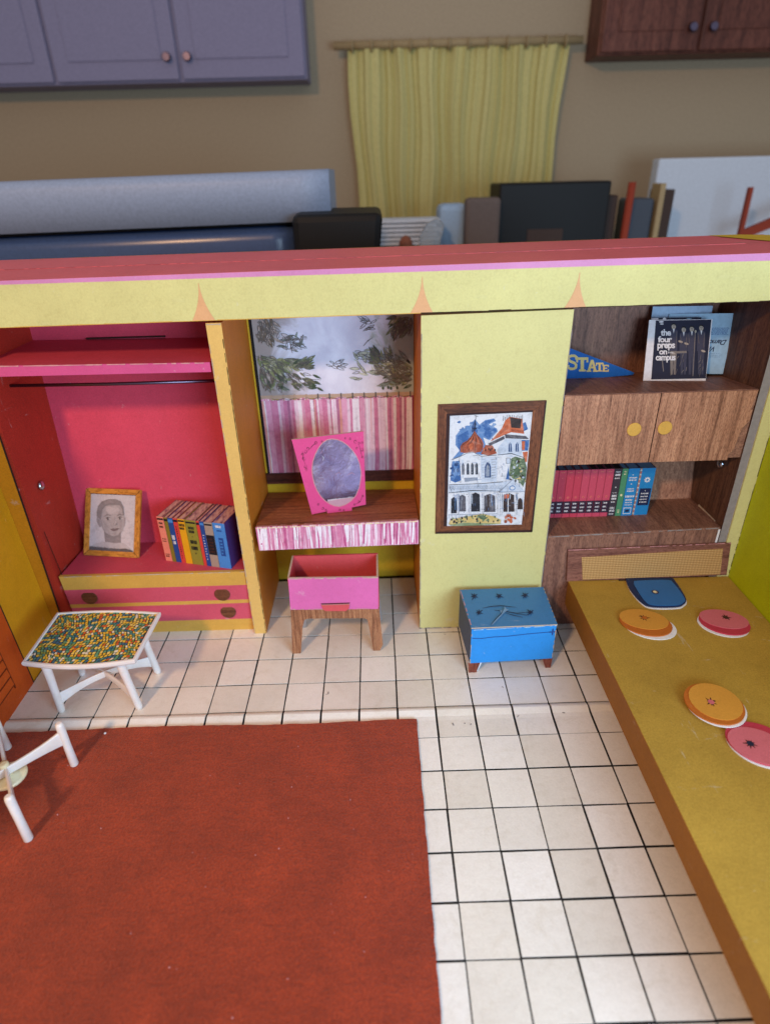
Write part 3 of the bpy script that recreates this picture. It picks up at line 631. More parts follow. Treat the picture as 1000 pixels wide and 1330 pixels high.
# ------------------------------------------------------------------ pale yellow wall panel with printed painting
yp = thing('wall_panel', 'wide pale yellow wall panel between the desk niche and the wood wall unit', 'panel', (3.6, 4.6, 0))
mb = MB().hexa([(1.80, 3.2, 0.02), (5.44, 3.2, 0.02), (5.44, 6.12, 0.02), (1.80, 6.12, 0.02), (1.80, 3.2, 9.42), (5.42, 3.2, 9.47), (5.42, 6.12, 9.47), (1.80, 6.12, 9.42)], 'pale_yellow', left='divider_side', right='unit_wood_side'); mb.build('panel', yp)
mb = MB()
for z0 in np.arange(0, 9, .9):
    wear(mb, (1.815, 3.195, z0), (1.815, 3.195, z0+.9), .028, 'grey_board', (0, -1, 0), 8, .1)
    wear(mb, (5.425, 3.195, z0), (5.425, 3.195, z0+.9), .04, 'grey_board', (0, -1, 0), 8, .05)
for x0 in np.arange(1.8, 5.3, .6): wear(mb, (x0, 3.195, .03), (x0+.6, 3.195, .03), .05, 'grey_board', (0, -1, 0), 8, .3)
mb.build('worn_edge', yp)
pt = thing('painting', 'painting of white mansion with onion dome in dark wooden frame on the yellow panel', 'painting', (3.6, 3.19, 3.4))
Q = dict(tl=(2.24, 7.23), tr=(4.99, 7.26), br=(4.98, 3.38), bl=(2.23, 3.42))
fwd = .31
inn = dict(tl=(2.55, 6.93), tr=(4.66, 6.96), br=(4.66, 3.64), bl=(2.55, 3.66))
def fr(a, b, c, d, mat):
    pts = [(p[0], 3.196, p[1]) for p in (a, b, c, d)]
    return MB().prism(pts, (0, -.028, 0), mat).build('frame_board', pt, .006)
fr(Q['tl'], Q['tr'], inn['tr'], inn['tl'], 'frame_wood_h'); fr(Q['bl'], Q['br'], inn['br'], inn['bl'], 'frame_wood_h')
fr(Q['tl'], inn['tl'], inn['bl'], Q['bl'], 'frame_wood_v'); fr(Q['tr'], inn['tr'], inn['br'], Q['br'], 'frame_wood_v')
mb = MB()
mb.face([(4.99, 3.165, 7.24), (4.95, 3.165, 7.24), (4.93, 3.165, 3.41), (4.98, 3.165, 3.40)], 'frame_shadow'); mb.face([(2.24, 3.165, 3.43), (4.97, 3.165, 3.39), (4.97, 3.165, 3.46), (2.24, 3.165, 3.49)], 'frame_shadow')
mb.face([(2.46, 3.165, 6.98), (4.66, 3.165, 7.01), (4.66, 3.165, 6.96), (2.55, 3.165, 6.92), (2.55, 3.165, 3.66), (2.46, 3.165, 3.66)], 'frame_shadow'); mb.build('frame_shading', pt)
MB().prism([(x, 3.19, z) for x, z in (inn['tl'], inn['tr'], inn['br'], inn['bl'])], (0, -.008, 0), 'p_white').build('picture', pt)
H = homog([(175, 195), (748, 182), (668, 945), (148, 950)], [inn['tl'], inn['tr'], inn['br'], inn['bl']])
p = Print(H, (0, 3.182, 0), (1, 0, 0), (0, 0, 1), .0018)
p.poly([(215, 335), (250, 290), (300, 282), (320, 255), (350, 225), (380, 262), (420, 232), (480, 222), (495, 240), (445, 262), (500, 290), (507, 310), (450, 370), (405, 350), (425, 410), (400, 470), (240, 480), (190, 492), (242, 435), (212, 400)], 'p_blue2', 1)
p.poly([(225, 340), (300, 300), (310, 360), (240, 440), (225, 400)], 'p_blue', 2); p.poly([(400, 262), (490, 292), (500, 310), (450, 360), (410, 340), (420, 300)], 'p_blue', 2)
p.poly([(395, 250), (430, 236), (485, 228), (430, 262), (400, 275)], 'p_blue', 2); p.poly([(330, 260), (350, 235), (365, 270), (355, 300), (320, 320)], 'p_blue3', 2)
p.poly([(188, 512), (245, 505), (252, 640), (210, 655), (175, 640)], 'p_blue', 1); p.poly([(200, 520), (225, 520), (222, 600), (195, 640)], 'p_blue2', 2)
p.poly([(670, 262), (700, 250), (716, 300), (688, 312)], 'p_blue', 1); p.poly([(672, 372), (725, 372), (715, 445), (672, 445)], 'p_blue', 1); p.poly([(672, 380), (695, 380), (692, 440), (674, 440)], 'p_rust2', 2)
p.poly([(678, 455), (714, 450), (708, 520), (690, 525)], 'p_rust2', 1)
p.poly([(600, 495), (640, 478), (690, 492), (705, 560), (698, 640), (680, 690), (640, 640), (580, 612), (590, 550)], 'p_green', 1)
for _ in range(26): blob(p, rnd(600, 690), rnd(500, 640), rnd(6, 13), rnd(6, 12), random.choice(['p_green2', 'p_green2', 'p_dark', 'p_pale', 'p_green']), 2, 8)
p.poly([(540, 550), (580, 545), (585, 640), (535, 635)], 'p_blue', 2)
# tower
p.poly([(505, 470), (510, 420), (560, 362), (670, 365), (672, 480), (600, 486)], 'p_pale', 2); p.poly([(510, 490), (590, 488), (580, 545), (560, 640), (500, 650)], 'p_white', 3)
p.poly([(455, 378), (535, 290), (560, 235), (590, 212), (675, 228), (690, 330), (600, 318), (545, 338)], 'p_rust2', 3); p.poly([(592, 216), (672, 230), (664, 292), (600, 286)], 'p_dark', 4)
for k in range(8): p.ell(605+k*11, 304+k*1.4, 5, 9, 'p_rust', 4, 8)
for k in range(9): p.stroke([(470+k*12, 372-k*9), (478+k*12, 360-k*12)], 4, 'p_rust', 5)
for k in range(12): p.stroke([(545+k*12, 240-14*math.sin(k*.5)), (548+k*12+rnd(-4, 4), 205+rnd(-8, 8))], 2.4, 'p_ink', 6)
p.poly([(440, 392), (550, 342), (555, 362), (450, 408)], 'p_slate', 5); p.poly([(555, 330), (700, 345), (722, 366), (560, 358)], 'p_slate', 5)
for x in (580, 628): p.poly([(x, 450), (x+2, 400), (x+12, 385), (x+22, 400), (x+24, 450)], 'p_blue3', 4); p.stroke([(x+12, 388), (x+12, 448)], 3, 'p_pale', 5)
p.stroke([(505, 470), (600, 462), (680, 488)], 5, 'p_ink', 5, True); p.stroke([(500, 478), (600, 470), (680, 495)], 7, 'p_white', 4)
p.poly([(565, 492), (592, 492), (590, 530), (565, 530)], 'p_pale', 5); p.stroke([(565, 492), (592, 492), (590, 530), (565, 530), (565, 492)], 2.5, 'p_ink', 6)
# mid roof, dome
p.poly([(388, 462), (420, 402), (470, 405), (500, 460), (440, 474)], 'p_rust', 4)
for k in range(8): p.ell(410+k*11, 430+6*math.sin(k*2), 5, 8, random.choice(['p_rust2', 'p_dark']), 5, 8)
p.poly([(245, 448), (246, 408), (262, 385), (295, 368), (330, 330), (345, 300), (364, 330), (395, 362), (407, 392), (404, 425), (390, 446), (320, 458)], 'p_rust', 5)
for k in (-3, -2, -1, 0, 1, 2, 3): p.stroke([(345, 305), (345+k*11, 360), (328+k*23, 400), (328+k*21, 446)], 5, 'p_dark' if k % 2 else 'p_rust2', 6, True)
p.ell(318, 410, 14, 22, 'p_rust2', 7, 12); p.stroke([(345, 305), (350, 260), (356, 198)], 5, 'p_ink', 7, True); p.stroke([(330, 290), (362, 286)], 5, 'p_ink', 7); p.stroke([(345, 200), (370, 205)], 3, 'p_ink', 7)
# turret and centre bay
p.poly([(240, 480), (270, 455), (330, 446), (388, 470), (390, 655), (250, 640)], 'p_white', 6); p.stroke([(186, 498), (240, 478), (290, 455), (340, 450), (390, 478), (500, 470)], 3.5, 'p_slate', 8)
p.poly([(250, 500), (270, 498), (268, 620), (255, 630)], 'p_pale', 7)
for x in (264, 297, 328, 358): p.poly([(x-9, 600), (x-9, 535), (x, 518), (x+9, 535), (x+9, 600)], 'p_ink' if x > 290 else 'p_slate', 8); p.stroke([(x-2, 530), (x-3, 595)], 3, 'p_grey', 9)
p.poly([(270, 622), (365, 620), (362, 640), (275, 650)], 'p_grey', 8); p.poly([(385, 485), (500, 482), (495, 650), (390, 650)], 'p_pale', 6)
for k in range(8): p.stroke([(395, 500+k*18), (420, 498+k*18)], 2, 'p_grey', 7); p.stroke([(460, 500+k*18), (490, 498+k*18)], 2, 'p_slate', 7)
p.poly([(414, 622), (416, 545), (432, 516), (452, 530), (458, 560), (456, 622)], 'p_blue3', 8); p.poly([(422, 615), (424, 550), (436, 530), (448, 550), (448, 615)], 'p_grey', 9)
# balustrade, porch
p.poly([(165, 668), (520, 656), (610, 640), (540, 700), (510, 715), (165, 722)], 'p_pale', 9)
for k in range(34): p.stroke([(170+k*11, 675), (178+k*11, 700)], 2, 'p_grey', 10); p.stroke([(178+k*11, 675), (170+k*11, 700)], 1.6, 'p_grey', 10)
p.stroke([(165, 668), (400, 662), (540, 652)], 3, 'p_ink', 11); p.stroke([(162, 722), (330, 708), (520, 715)], 6, 'p_ink', 11, True)
p.poly([(160, 725), (690, 722), (676, 880), (150, 885)], 'p_white', 8)
for x0, x1, y0, y1, c in ((178, 218, 750, 862, 'p_ink'), (234, 282, 735, 850, 'p_slate'), (318, 380, 722, 852, 'p_ink'), (408, 486, 732, 856, 'p_slate'), (420, 445, 735, 850, 'p_dark'), (540, 618, 728, 856, 'p_dark'), (640, 676, 762, 840, 'p_dark')):
    p.poly([(x0, y1), (x0+2, y0+14), ((x0+x1)/2, y0), (x1-2, y0+14), (x1, y1)], c, 10 if c != 'p_dark' else 11)
for x in (226, 300, 312, 394, 402, 500, 516, 528, 575, 626, 634): p.stroke([(x, 722), (x-2, 880)], 6, 'p_white', 12); p.stroke([(x+4, 726), (x+2, 876)], 1.6, 'p_slate', 13)
p.poly([(545, 738), (582, 736), (580, 764), (546, 765)], 'p_rust2', 13)
p.poly([(512, 720), (608, 636), (686, 718)], 'p_pale', 12); p.stroke([(512, 722), (608, 636), (688, 720), (512, 722)], 5, 'p_grey', 13); p.ell(604, 694, 22, 17, 'p_blue2', 13, 14); p.ell(604, 694, 15, 11, 'p_white', 14, 12)
for k in range(14): p.stroke([(165+k*23, 872), (165+k*23, 895)], 3, 'p_pale', 13)
p.stroke([(158, 872), (500, 868)], 4, 'p_grey', 13)
p.poly([(162, 935), (175, 905), (260, 890), (340, 876), (400, 868), (470, 884), (525, 910), (520, 938), (340, 944)], 'p_yel', 13); p.poly([(162, 940), (260, 925), (400, 930), (540, 935), (400, 944), (200, 948)], 'p_green2', 14)
for _ in range(40): blob(p, rnd(175, 515), rnd(882, 930), rnd(4, 9), rnd(4, 10), random.choice(['p_ink', 'p_green', 'p_dark', 'p_green2']), 15, 7)
for k in range(5): p.leaf(395, 905, -2.4+k*.5, 45, 14, 'p_green', None, 15)
for k in range(9): p.ell(595+rnd(-38, 38), 900+rnd(-20, 22), rnd(8, 17), rnd(6, 12), random.choice(['p_rust', 'p_rust2', 'p_yel']), 14, 10, rnd(0, 3))
for _ in range(150): x, y = rnd(170, 690), rnd(460, 880); L_ = rnd(10, 34); p.stroke([(x, y), (x+rnd(-4, 4), y+L_)] if random.random() < .6 else [(x, y), (x+L_, y+rnd(-3, 3))], rnd(1.5, 3.2), random.choice(['p_slate', 'p_grey', 'p_ink', 'p_blue2']), 16, True)
for _ in range(30): blob(p, rnd(225, 500), rnd(240, 460) if random.random() < .4 else rnd(240, 330), rnd(5, 16), rnd(4, 12), random.choice(['p_blue', 'p_blue2']), 2, 9, .4)
for _ in range(16): blob(p, rnd(180, 245), rnd(515, 640), rnd(6, 18), rnd(6, 16), random.choice(['p_blue', 'p_blue3', 'p_blue2']), 3, 9, .4)
for _ in range(40): x, y = rnd(585, 700), rnd(495, 660); blob(p, x, y, rnd(4, 9), rnd(4, 9), random.choice(['p_green', 'p_dark', 'p_green2', 'p_yel']), 4, 7, .4)
for _ in range(18): x = rnd(190, 680); p.stroke([(x, 735), (x+rnd(-6, 6), rnd(770, 850))], rnd(3, 7), random.choice(['p_grey', 'p_blue2', 'p_pale']), 16, True)
p.build('picture_print', pt)

# ------------------------------------------------------------------ wooden wall unit, right
wu = thing('wall_unit', 'walnut look wall unit with two cupboard doors and shelves above the bed', 'wall unit', (7.9, 4.5, 0))
MB().box(10.40, 10.66, 3.2, 6.14, 0, 9.55, 'grey_board', left='unit_wood_side', right='unit_wood_side').build('side_panel', wu)
mb = MB().box(10.62, 10.96, 3.15, 3.2, 0, 9.57, 'pale_yellow'); mb.build('front_jamb', wu)
mb = MB()
for z0 in np.arange(0, 9.4, .9): wear(mb, (10.945, 3.146, z0), (10.945, 3.146, z0+.9), .03, 'grout_black', (0, -1, 0), 8, .05)
mb.build('edge_line', wu)
MB().box(5.45, 10.42, 6.05, 6.13, 6.5, 9.52, 'unit_wood_dark').build('back_panel', wu)
MB().hexa([(5.45, 5.13, 3.2), (10.41, 5.13, 3.2), (10.41, 5.25, 3.2), (5.45, 5.25, 3.2), (5.45, 5.9, 6.5), (10.41, 5.9, 6.5), (10.41, 6.0, 6.5), (5.45, 6.0, 6.5)], 'unit_wood').build('back_panel', wu)
mb = MB().hexa([(5.45, 3.23, 5.5), (10.38, 3.23, 5.5), (10.38, 5.85, 5.3), (5.45, 5.85, 5.3), (5.45, 3.23, 7.36), (10.38, 3.23, 7.38), (10.39, 6.05, 7.09), (5.45, 6.05, 7.08)], 'unit_shelf_wood')
for x0 in np.arange(5.5, 10, .5): wear(mb, (x0, 3.25, 7.37), (x0+.5, 3.25, 7.37), .04, 'unit_wood', (0, 0, 1), 6, .4)
cab = mb.build('upper_cabinet', wu)
for x0, x1, kx in ((5.455, 7.885, 7.36), (7.915, 10.38, 8.16)):
    nt_ = 10.28 if x1 > 9 else x1
    if x1 > 9:
        ring = [(x0, 5.45), (10.02, 5.45), (10.02, 5.62), (10.12, 5.72), (10.16, 6.1), (10.2, 6.35), (10.34, 6.55), (10.34, 6.85), (10.29, 6.85), (10.36, 7.36), (x0, 7.355)]
    else: ring = [(x0, 5.43), (x1, 5.45), (x1, 7.355), (x0, 7.345)]
    d = MB().prism([(x, 3.228, z) for x, z in ring], (0, -.04, 0), 'unit_wood').build('door', wu, 0)
    kz = 6.40 if kx < 8 else 6.42
    mb = MB().lathe((kx, 3.19, kz), (0, -1, 0), [(.185, 0), (.185, .018), (.17, .026)], 'mustard', 24); mb.build('knob', d)
MB().box(7.885, 7.915, 3.2, 3.228, 5.45, 7.35, 'edge_dark').build('door_gap', wu)
MB().hexa([(5.45, 3.2, 3.15), (10.35, 3.2, 3.28), (10.40, 5.14, 3.2), (5.45, 5.14, 3.15), (5.45, 3.2, 3.23), (10.35, 3.2, 3.36), (10.40, 5.14, 3.28), (5.45, 5.14, 3.23)], 'unit_shelf_wood').build('lower_shelf', wu)
MB().hexa([(5.45, 3.22, 0.01), (10.30, 3.22, 0.01), (10.30, 3.3, 0.01), (5.45, 3.3, 0.01), (5.45, 3.19, 3.15), (10.30, 3.19, 3.28), (10.30, 3.3, 3.28), (5.45, 3.3, 3.15)], 'unit_wood_dark').build('lower_front', wu)
MB().box(10.31, 10.37, 3.2, 3.26, 2.0, 3.28, 'white_paper').build('worn_edge', wu)
mb = MB(); wear(mb, (5.45, 3.188, 3.2), (10.3, 3.188, 3.33), .06, 'grey_board', (0, -1, 0), 40, .25)
mb.hexa([(10.36, 3.6, 3.27), (10.40, 3.6, 3.27), (10.40, 4.6, 3.27), (10.36, 4.6, 3.27), (10.38, 3.6, 3.34), (10.40, 3.6, 3.34), (10.40, 4.6, 3.34), (10.38, 4.6, 3.34)], 'worn_paper'); mb.build('worn_edge', wu)
stud((10.40, 4.03, 4.96), (-1, 0, 0), wu)

# ------------------------------------------------------------------ books
def book(name, label, o, u, d, w_, h_, dep, cov, group, right=None, prints=None, top='page_stripes', lean=0, recess=.008):
    """o: front bottom-left corner; u: along the row; d: depth direction"""
    o, u, d = Vector(o), Vector(u).normalized(), Vector(d).normalized(); z = Vector((0, 0, 1)); t = thing(name, label, 'book', tuple(o+u*w_/2+d*dep/2), group)
    P = lambda a, b, c: o+u*a+d*b+z*c
    def bx(mb, a0, a1, b0, b1, c0, c1, m, tm=None): mb.hexa([P(a0, b0, c0), P(a1, b0, c0), P(a1, b1, c0), P(a0, b1, c0), P(a0, b0, c1), P(a1, b0, c1), P(a1, b1, c1), P(a0, b1, c1)], m, top=tm)
    g = .006; cv = .022; mb = MB()
    bx(mb, g, w_-g, 0, cv, 0, h_, cov, 'page_top'); bx(mb, g, g+cv, cv, dep, 0, h_, cov, 'cover_top'); bx(mb, w_-g-cv, w_-g, cv, dep, 0, h_, right or cov, 'cover_top'); mb.build('cover', t)
    mb = MB(); bx(mb, g+cv, w_-g-cv, cv, dep-.02, .02, h_-recess, top); mb.build('pages', t)
    if prints:
        pr = Print(None, tuple(P(0, -.001, 0)), tuple(u), (0, 0, 1), .0035)
        if pr.N.dot(d) > 0: pr.N = -pr.N
        prints(pr, w_, h_); pr.build('spine_print', t)
    return t
def marks(rows, col, wd=.7, seed=0):
    def f(pr, w_, h_):
        rr = random.Random(seed)
        for (z0, z1) in rows:
            n = max(2, int((w_*wd)/.035)); x = w_*(1-wd)/2
            while x < w_*(1+wd)/2-.015:
                k = rr.uniform(.012, .035); pr.rect(x, h_*z0, min(x+k, w_*(1+wd)/2), h_*z1, col, 2); x += k+rr.uniform(.006, .014)
    return f
def seq(*fs):
    def f(pr, w_, h_):
        for q in fs: q(pr, w_, h_)
    return f
def patch(z0, z1, col, x0=.06, x1=.94, l=1): return lambda pr, w_, h_: pr.rect(w_*x0, h_*z0, w_*x1, h_*z1, col, l)
A = Vector((-5.81, 3.94, 2.302)); B = Vector((-3.72, 3.37, 2.302)); U = (B-A).normalized(); D = Vector((-U.y, U.x, 0)); WID = (B-A).length
G1 = 'row of ten books on the wardrobe floor'
bks = [('b_salmon', .105, 'salmon pink book, leftmost of the ten books beside the portrait', seq(patch(.93, .97, 'ink'), marks([(.84, .88), (.76, .8)], 'ink_brown', .6, 1), marks([(.5, .52), (.45, .47), (.1, .13), (.15, .17)], 'ink_brown', .6, 2))),
       ('b_olive', .06, 'thin olive book between the salmon and dark blue books', seq(patch(.92, .97, 'ink'))),
       ('b_blue', .08, 'dark blue book with white title between olive and red books', seq(patch(.9, .97, 'b_sky'), marks([(.52, .62), (.42, .49)], 'white_paper', .6, 3))),
       ('b_red', .07, 'red book left of the bright yellow book', seq(patch(.92, .97, 'ink'), marks([(.1+.05*i, .13+.05*i) for i in range(15)], 'ink_brown', .25, 4))),
       ('b_yellow', .105, 'bright yellow book with black title near its top', seq(patch(.94, .975, 'ink'), marks([(.84, .9), (.77, .82)], 'ink', .75, 5))),
       ('b_olive2', .165, 'wide olive book with black title blocks right of the yellow book', seq(patch(.93, .965, 'ink'), marks([(.8, .86), (.72, .78)], 'ink', .55, 6), marks([(.48, .56), (.34, .42)], 'ink', .62, 7), marks([(.63, .65), (.25, .28)], 'ink', .12, 8))),
       ('b_red', .05, 'narrow red book right of the wide olive book', seq(patch(.92, .97, 'ink'))),
       ('b_blue', .065, 'narrow dark blue book left of the grey book', seq(patch(.92, .97, 'b_sky'), marks([(.15+.06*i, .17+.06*i) for i in range(10)], 'white_paper', .3, 9))),
       ('b_grey', .125, 'grey book with a black title block on its spine', seq(patch(.93, .965, 'ink'), patch(.28, .72, 'ink', .05, .99), marks([(.33+.07*i, .37+.07*i) for i in range(5)], 'ink_brown', .5, 10))),
       ('b_sky', .175, 'light blue book, rightmost of the ten, its dark purple cover showing', seq(marks([(.9, .95)], 'white_paper', .5, 11), marks([(.82, .85)], 'b_blue', .4, 12), patch(.28, .68, 'b_blue', .33, .72), marks([(.32+.07*i, .355+.07*i) for i in range(5)], 'b_sky', .22, 13)))]
a = 0
for i, (cc, f_, lb, pf) in enumerate(bks):
    book('book', lb, A+U*a*WID, U, D, f_*WID-.002, 1.52+rnd(-.008, .008), 1.09, cc, G1, 'b_cover' if i == 9 else None, pf); a += f_
# lower shelf of the wall unit
G2 = 'row of books on the lower wood shelf'
edges = [5.46, 5.66, 5.87, 6.10, 6.33, 6.55, 6.78, 7.00, 7.23, 7.46]
def redspine(pr, w_, h_):
    pr.rect(w_*.03, h_*.085, w_*.97, h_*.35, 'c_band', 1); marks([(.28, .31), (.20, .23), (.125, .155)], 'white_paper', .5, int(w_*1e4))(pr, w_, h_)
    pr.ell(w_*.5, h_*.43, .035, .035, 'b_salmon', 1, 8); pr.ell(w_*.5, h_*.43, .022, .022, 'c_red', 2, 8); marks([(.95, .962)], 'b_salmon', .5, 3)(pr, w_, h_); pr.ell(w_*.5, h_*.84, .012, .012, 'b_salmon', 1, 6)
ORD = ['mostly hidden by yellow panel', 'second from the yellow panel', 'third from the yellow panel', 'fourth from the yellow panel', 'middle', 'fourth from the dark grey book', 'third from the dark grey book', 'second from the dark grey book', 'rightmost']
for i in range(9):
    book('book', 'red volume with dark band, %s in the lower shelf row' % ORD[i], (edges[i], 4.2, 3.252), (1, 0, 0), (0, 1, 0), edges[i+1]-edges[i], 1.55, .42, 'c_red' if i < 5 else 'c_red2', G2, None, redspine, 't_grey' if i < 6 else 't_black', recess=.012)
book('book', 'dark grey book with small white text right of the red volume set', (7.46, 4.2, 3.252), (1, 0, 0), (0, 1, 0), .23, 1.55, .42, 'c_dark', G2, None, seq(marks([(.93, .95), (.86, .9), (.80, .82)], 'white_paper', .6, 21), marks([(.5, .51), (.42, .46), (.36, .4), (.3, .32), (.16, .2), (.1, .14), (.04, .06)], 'white_paper', .6, 22), lambda pr, w_, h_: pr.ell(w_/2, h_*.62, .02, .02, 'white_paper', 1, 8)), 't_black', recess=.012)
book('book', 'green book between the dark grey and the bright blue books', (7.69, 4.2, 3.252), (1, 0, 0), (0, 1, 0), .18, 1.55, .42, 'c_green', G2, None, seq(marks([(.93, .95), (.88, .9), (.12, .14), (.07, .1)], 'cream', .35, 23), lambda pr, w_, h_: pr.ell(w_*.5, h_*.45, .03, .04, 'cream', 1, 10)), 't_blue', recess=.012)
book('book', 'bright blue book with white title and framed emblem at its foot', (7.87, 4.2, 3.252), (1, 0, 0), (0, 1, 0), .33, 1.55, .42, 'c_blue', G2, None, seq(marks([(.8, .825), (.75, .775), (.57, .59), (.52, .545), (.28, .3), (.33, .36), (.23, .25)], 'white_paper', .65, 24), marks([(.4, .44)], 'white_paper', .8, 25), patch(.04, .18, 'white_paper', .15, .85), patch(.055, .165, 'c_blue', .2, .8, 2), patch(.085, .135, 'c_navy', .33, .67, 3), lambda pr, w_, h_: (pr.ell(w_*.45, h_*.87, .018, .018, 'white_paper', 1, 8), pr.ell(w_*.45, h_*.68, .02, .02, 'white_paper', 1, 8))), 't_blue', recess=.012)
def wide(pr, w_, h_):
    pr.rect(0.005, 0, .06, h_, 'b_grey', 1)
    for k in range(22): pr.rect(.01, h_*(k/22), .055, h_*(k/22+.015), 'white_paper' if k % 2 else 'c_red', 2)
    pr.rect(w_*.22, h_*.22, w_*.93, h_*.58, 'c_navy', 1); marks([(.46, .485), (.40, .42), (.34, .36), (.28, .30)], 'white_paper', .42, 31)(pr, w_*1.12, h_); pr.ell(w_*.57, h_*.53, .014, .014, 'white_paper', 2, 6)
    for k in range(8):
        t = k*math.pi/4; pr.leaf(w_*.57, h_*.76, t, .10, .05, 'white_paper', None, 1)
    pr.ell(w_*.57, h_*.76, .055, .055, 'white_paper', 2, 12); pr.ell(w_*.57, h_*.76, .035, .035, 'c_blue', 3, 12)
book('book', 'wide bright blue book with emblem and navy title block, rightmost on the lower wood shelf', (8.20, 4.2, 3.252), (1, 0, 0), (0, 1, 0), .46, 1.55, .44, 'c_blue', G2, None, wide, 't_blue', recess=.012)

# ------------------------------------------------------------------ framed portrait
def cardframe(A, B, th, h):
    A, B = Vector(A), Vector(B); U = (B-A).normalized(); back = Vector((-U.y, U.x, 0)); V = math.cos(th)*Vector((0, 0, 1))+math.sin(th)*back; return A, U, V.normalized(), U.cross(V.normalized())
A_, U_, V_, N_ = cardframe((-8.46, 4.39, 2.305), (-6.68, 4.12, 2.305), math.radians(28), 2.07)
pf = thing('framed_portrait', 'grey pencil portrait of a short haired man in mustard wooden frame, leaning', 'picture', (-7.57, 4.4, 2.3))
Wd, Ht = 1.80, 2.07; fwid = .165
def lp(a, b, c=0): return A_+U_*a+V_*b+N_*c
def board(pts, mat, name): MB().prism([lp(a, b, -.04) for a, b in pts], tuple(N_*.08), mat).build(name, pf, .006)
board([(0, 0), (Wd, 0), (Wd-fwid, fwid), (fwid, fwid)], 'portrait_wood_h', 'frame_board'); board([(0, Ht), (Wd, Ht), (Wd-fwid, Ht-fwid), (fwid, Ht-fwid)], 'portrait_wood_h', 'frame_board')
board([(0, 0), (0, Ht), (fwid, Ht-fwid), (fwid, fwid)], 'portrait_wood', 'frame_board'); board([(Wd, 0), (Wd, Ht), (Wd-fwid, Ht-fwid), (Wd-fwid, fwid)], 'portrait_wood', 'frame_board')
mb = MB(); mb.prism([lp(a, b, -.03) for a, b in ((fwid, fwid), (Wd-fwid, fwid), (Wd-fwid, Ht-fwid), (fwid, Ht-fwid))], tuple(N_*.04), 'g_bg'); mb.build('picture', pf)
mb = MB()
for (a0, b0, a1, b1) in ((.01, .01, fwid, fwid), (Wd-.01, .01, Wd-fwid, fwid), (.01, Ht-.01, fwid, Ht-fwid), (Wd-.01, Ht-.01, Wd-fwid, Ht-fwid)):
    mb.tube([lp(a0, b0, .042), lp(a1, b1, .042)], .006, 'edge_dark', 5)
mb.tube([lp(fwid, Ht-fwid, .03), lp(Wd-fwid, Ht-fwid, .03)], .012, 'edge_dark', 5); mb.build('mitre_line', pf)
MB().prism([lp(.7, 1.5, -.04), lp(1.1, 1.5, -.04), lp(1.1, 0, -.04)+Vector((0, .95, -.0)), lp(.7, 0, -.04)+Vector((0, .95, 0))], tuple(N_*-.03), 'grey_board').build('easel_strut', pf)
H = homog([(120, 128), (842, 190), (808, 1048), (92, 990)], [(0, Ht), (Wd, Ht), (Wd, 0), (0, 0)])
p = Print(H, lp(0, 0, .01), U_, V_, .003)
p.poly([(330, 830), (420, 835), (560, 840), (620, 860), (700, 925), (700, 940), (180, 915), (210, 860)], 'g_light', 1)
p.poly([(352, 640), (600, 640), (575, 720), (578, 850), (500, 852), (370, 830), (362, 760)], 'g_mid', 2)
p.poly([(292, 380), (320, 330), (440, 300), (565, 320), (614, 390), (626, 520), (622, 610), (608, 680), (582, 728), (540, 765), (500, 778), (455, 772), (400, 742), (352, 690), (318, 620), (296, 520)], 'g_skin2', 3)
p.poly([(296, 500), (330, 560), (345, 640), (400, 730), (440, 768), (400, 742), (352, 690), (318, 620)], 'g_skin', 3)
p.poly([(385, 385), (520, 380), (560, 430), (540, 480), (420, 480), (380, 430)], 'g_light', 3)
p.poly([(490, 540), (512, 540), (522, 610), (500, 622), (484, 610)], 'g_light', 4)
p.poly([(262, 520), (285, 515), (305, 560), (318, 640), (300, 640), (275, 600), (258, 560)], 'g_skin', 3); p.poly([(618, 530), (638, 530), (636, 600), (618, 660), (610, 620)], 'g_skin', 3)
p.stroke([(270, 530), (288, 550), (300, 610)], 5, 'g_mid', 4, True)
p.poly([(268, 520), (262, 450), (280, 370), (330, 315), (420, 288), (510, 292), (580, 325), (612, 400), (620, 500), (606, 505), (596, 420), (560, 372), (470, 362), (380, 372), (338, 420), (322, 520), (316, 545), (300, 540), (290, 520)], 'g_hair', 5)
p.poly([(330, 335), (420, 300), (510, 304), (570, 335), (520, 345), (430, 338), (370, 355)], 'g_mid', 6)
p.poly([(360, 700), (420, 740), (480, 766), (540, 750), (580, 700), (575, 760), (480, 800), (380, 770)], 'g_hair', 3)
for x0, x1, y in ((362, 455, 498), (525, 608, 500)):
    p.stroke([(x0, y+10), ((x0+x1)/2-8, y-12), (x1, y+2)], 17, 'g_hair', 6, True)
    xm = (x0+x1)/2+6; p.ell(xm, 538, 36, 19, 'g_light', 6, 14); p.ell(xm-4, 538, 17, 17, 'g_dark', 7, 12); p.ell(xm+2, 533, 5, 5, 'g_bg', 8, 6); p.stroke([(xm-38, 538), (xm-8, 518), (xm+36, 532)], 7, 'g_dark', 8, True)
    p.stroke([(xm-30, 552), (xm, 560), (xm+30, 552)], 4, 'g_mid', 8, True)
p.stroke([(498, 520), (505, 570), (484, 612), (505, 628), (528, 618)], 7, 'g_mid', 6, True); p.ell(520, 612, 9, 12, 'g_hair', 7, 8)
p.poly([(440, 672), (480, 662), (505, 668), (530, 660), (562, 668), (530, 692), (490, 702), (462, 694)], 'g_lips', 6); p.stroke([(442, 674), (500, 680), (562, 669)], 4, 'g_dark', 7, True)
p.poly([(560, 560), (600, 560), (598, 640), (570, 700), (560, 640)], 'g_skin', 4)
p.poly([(170, 895), (200, 885), (300, 905), (400, 918), (520, 930), (640, 925), (732, 955), (736, 985), (166, 948)], 'g_dark', 7); 
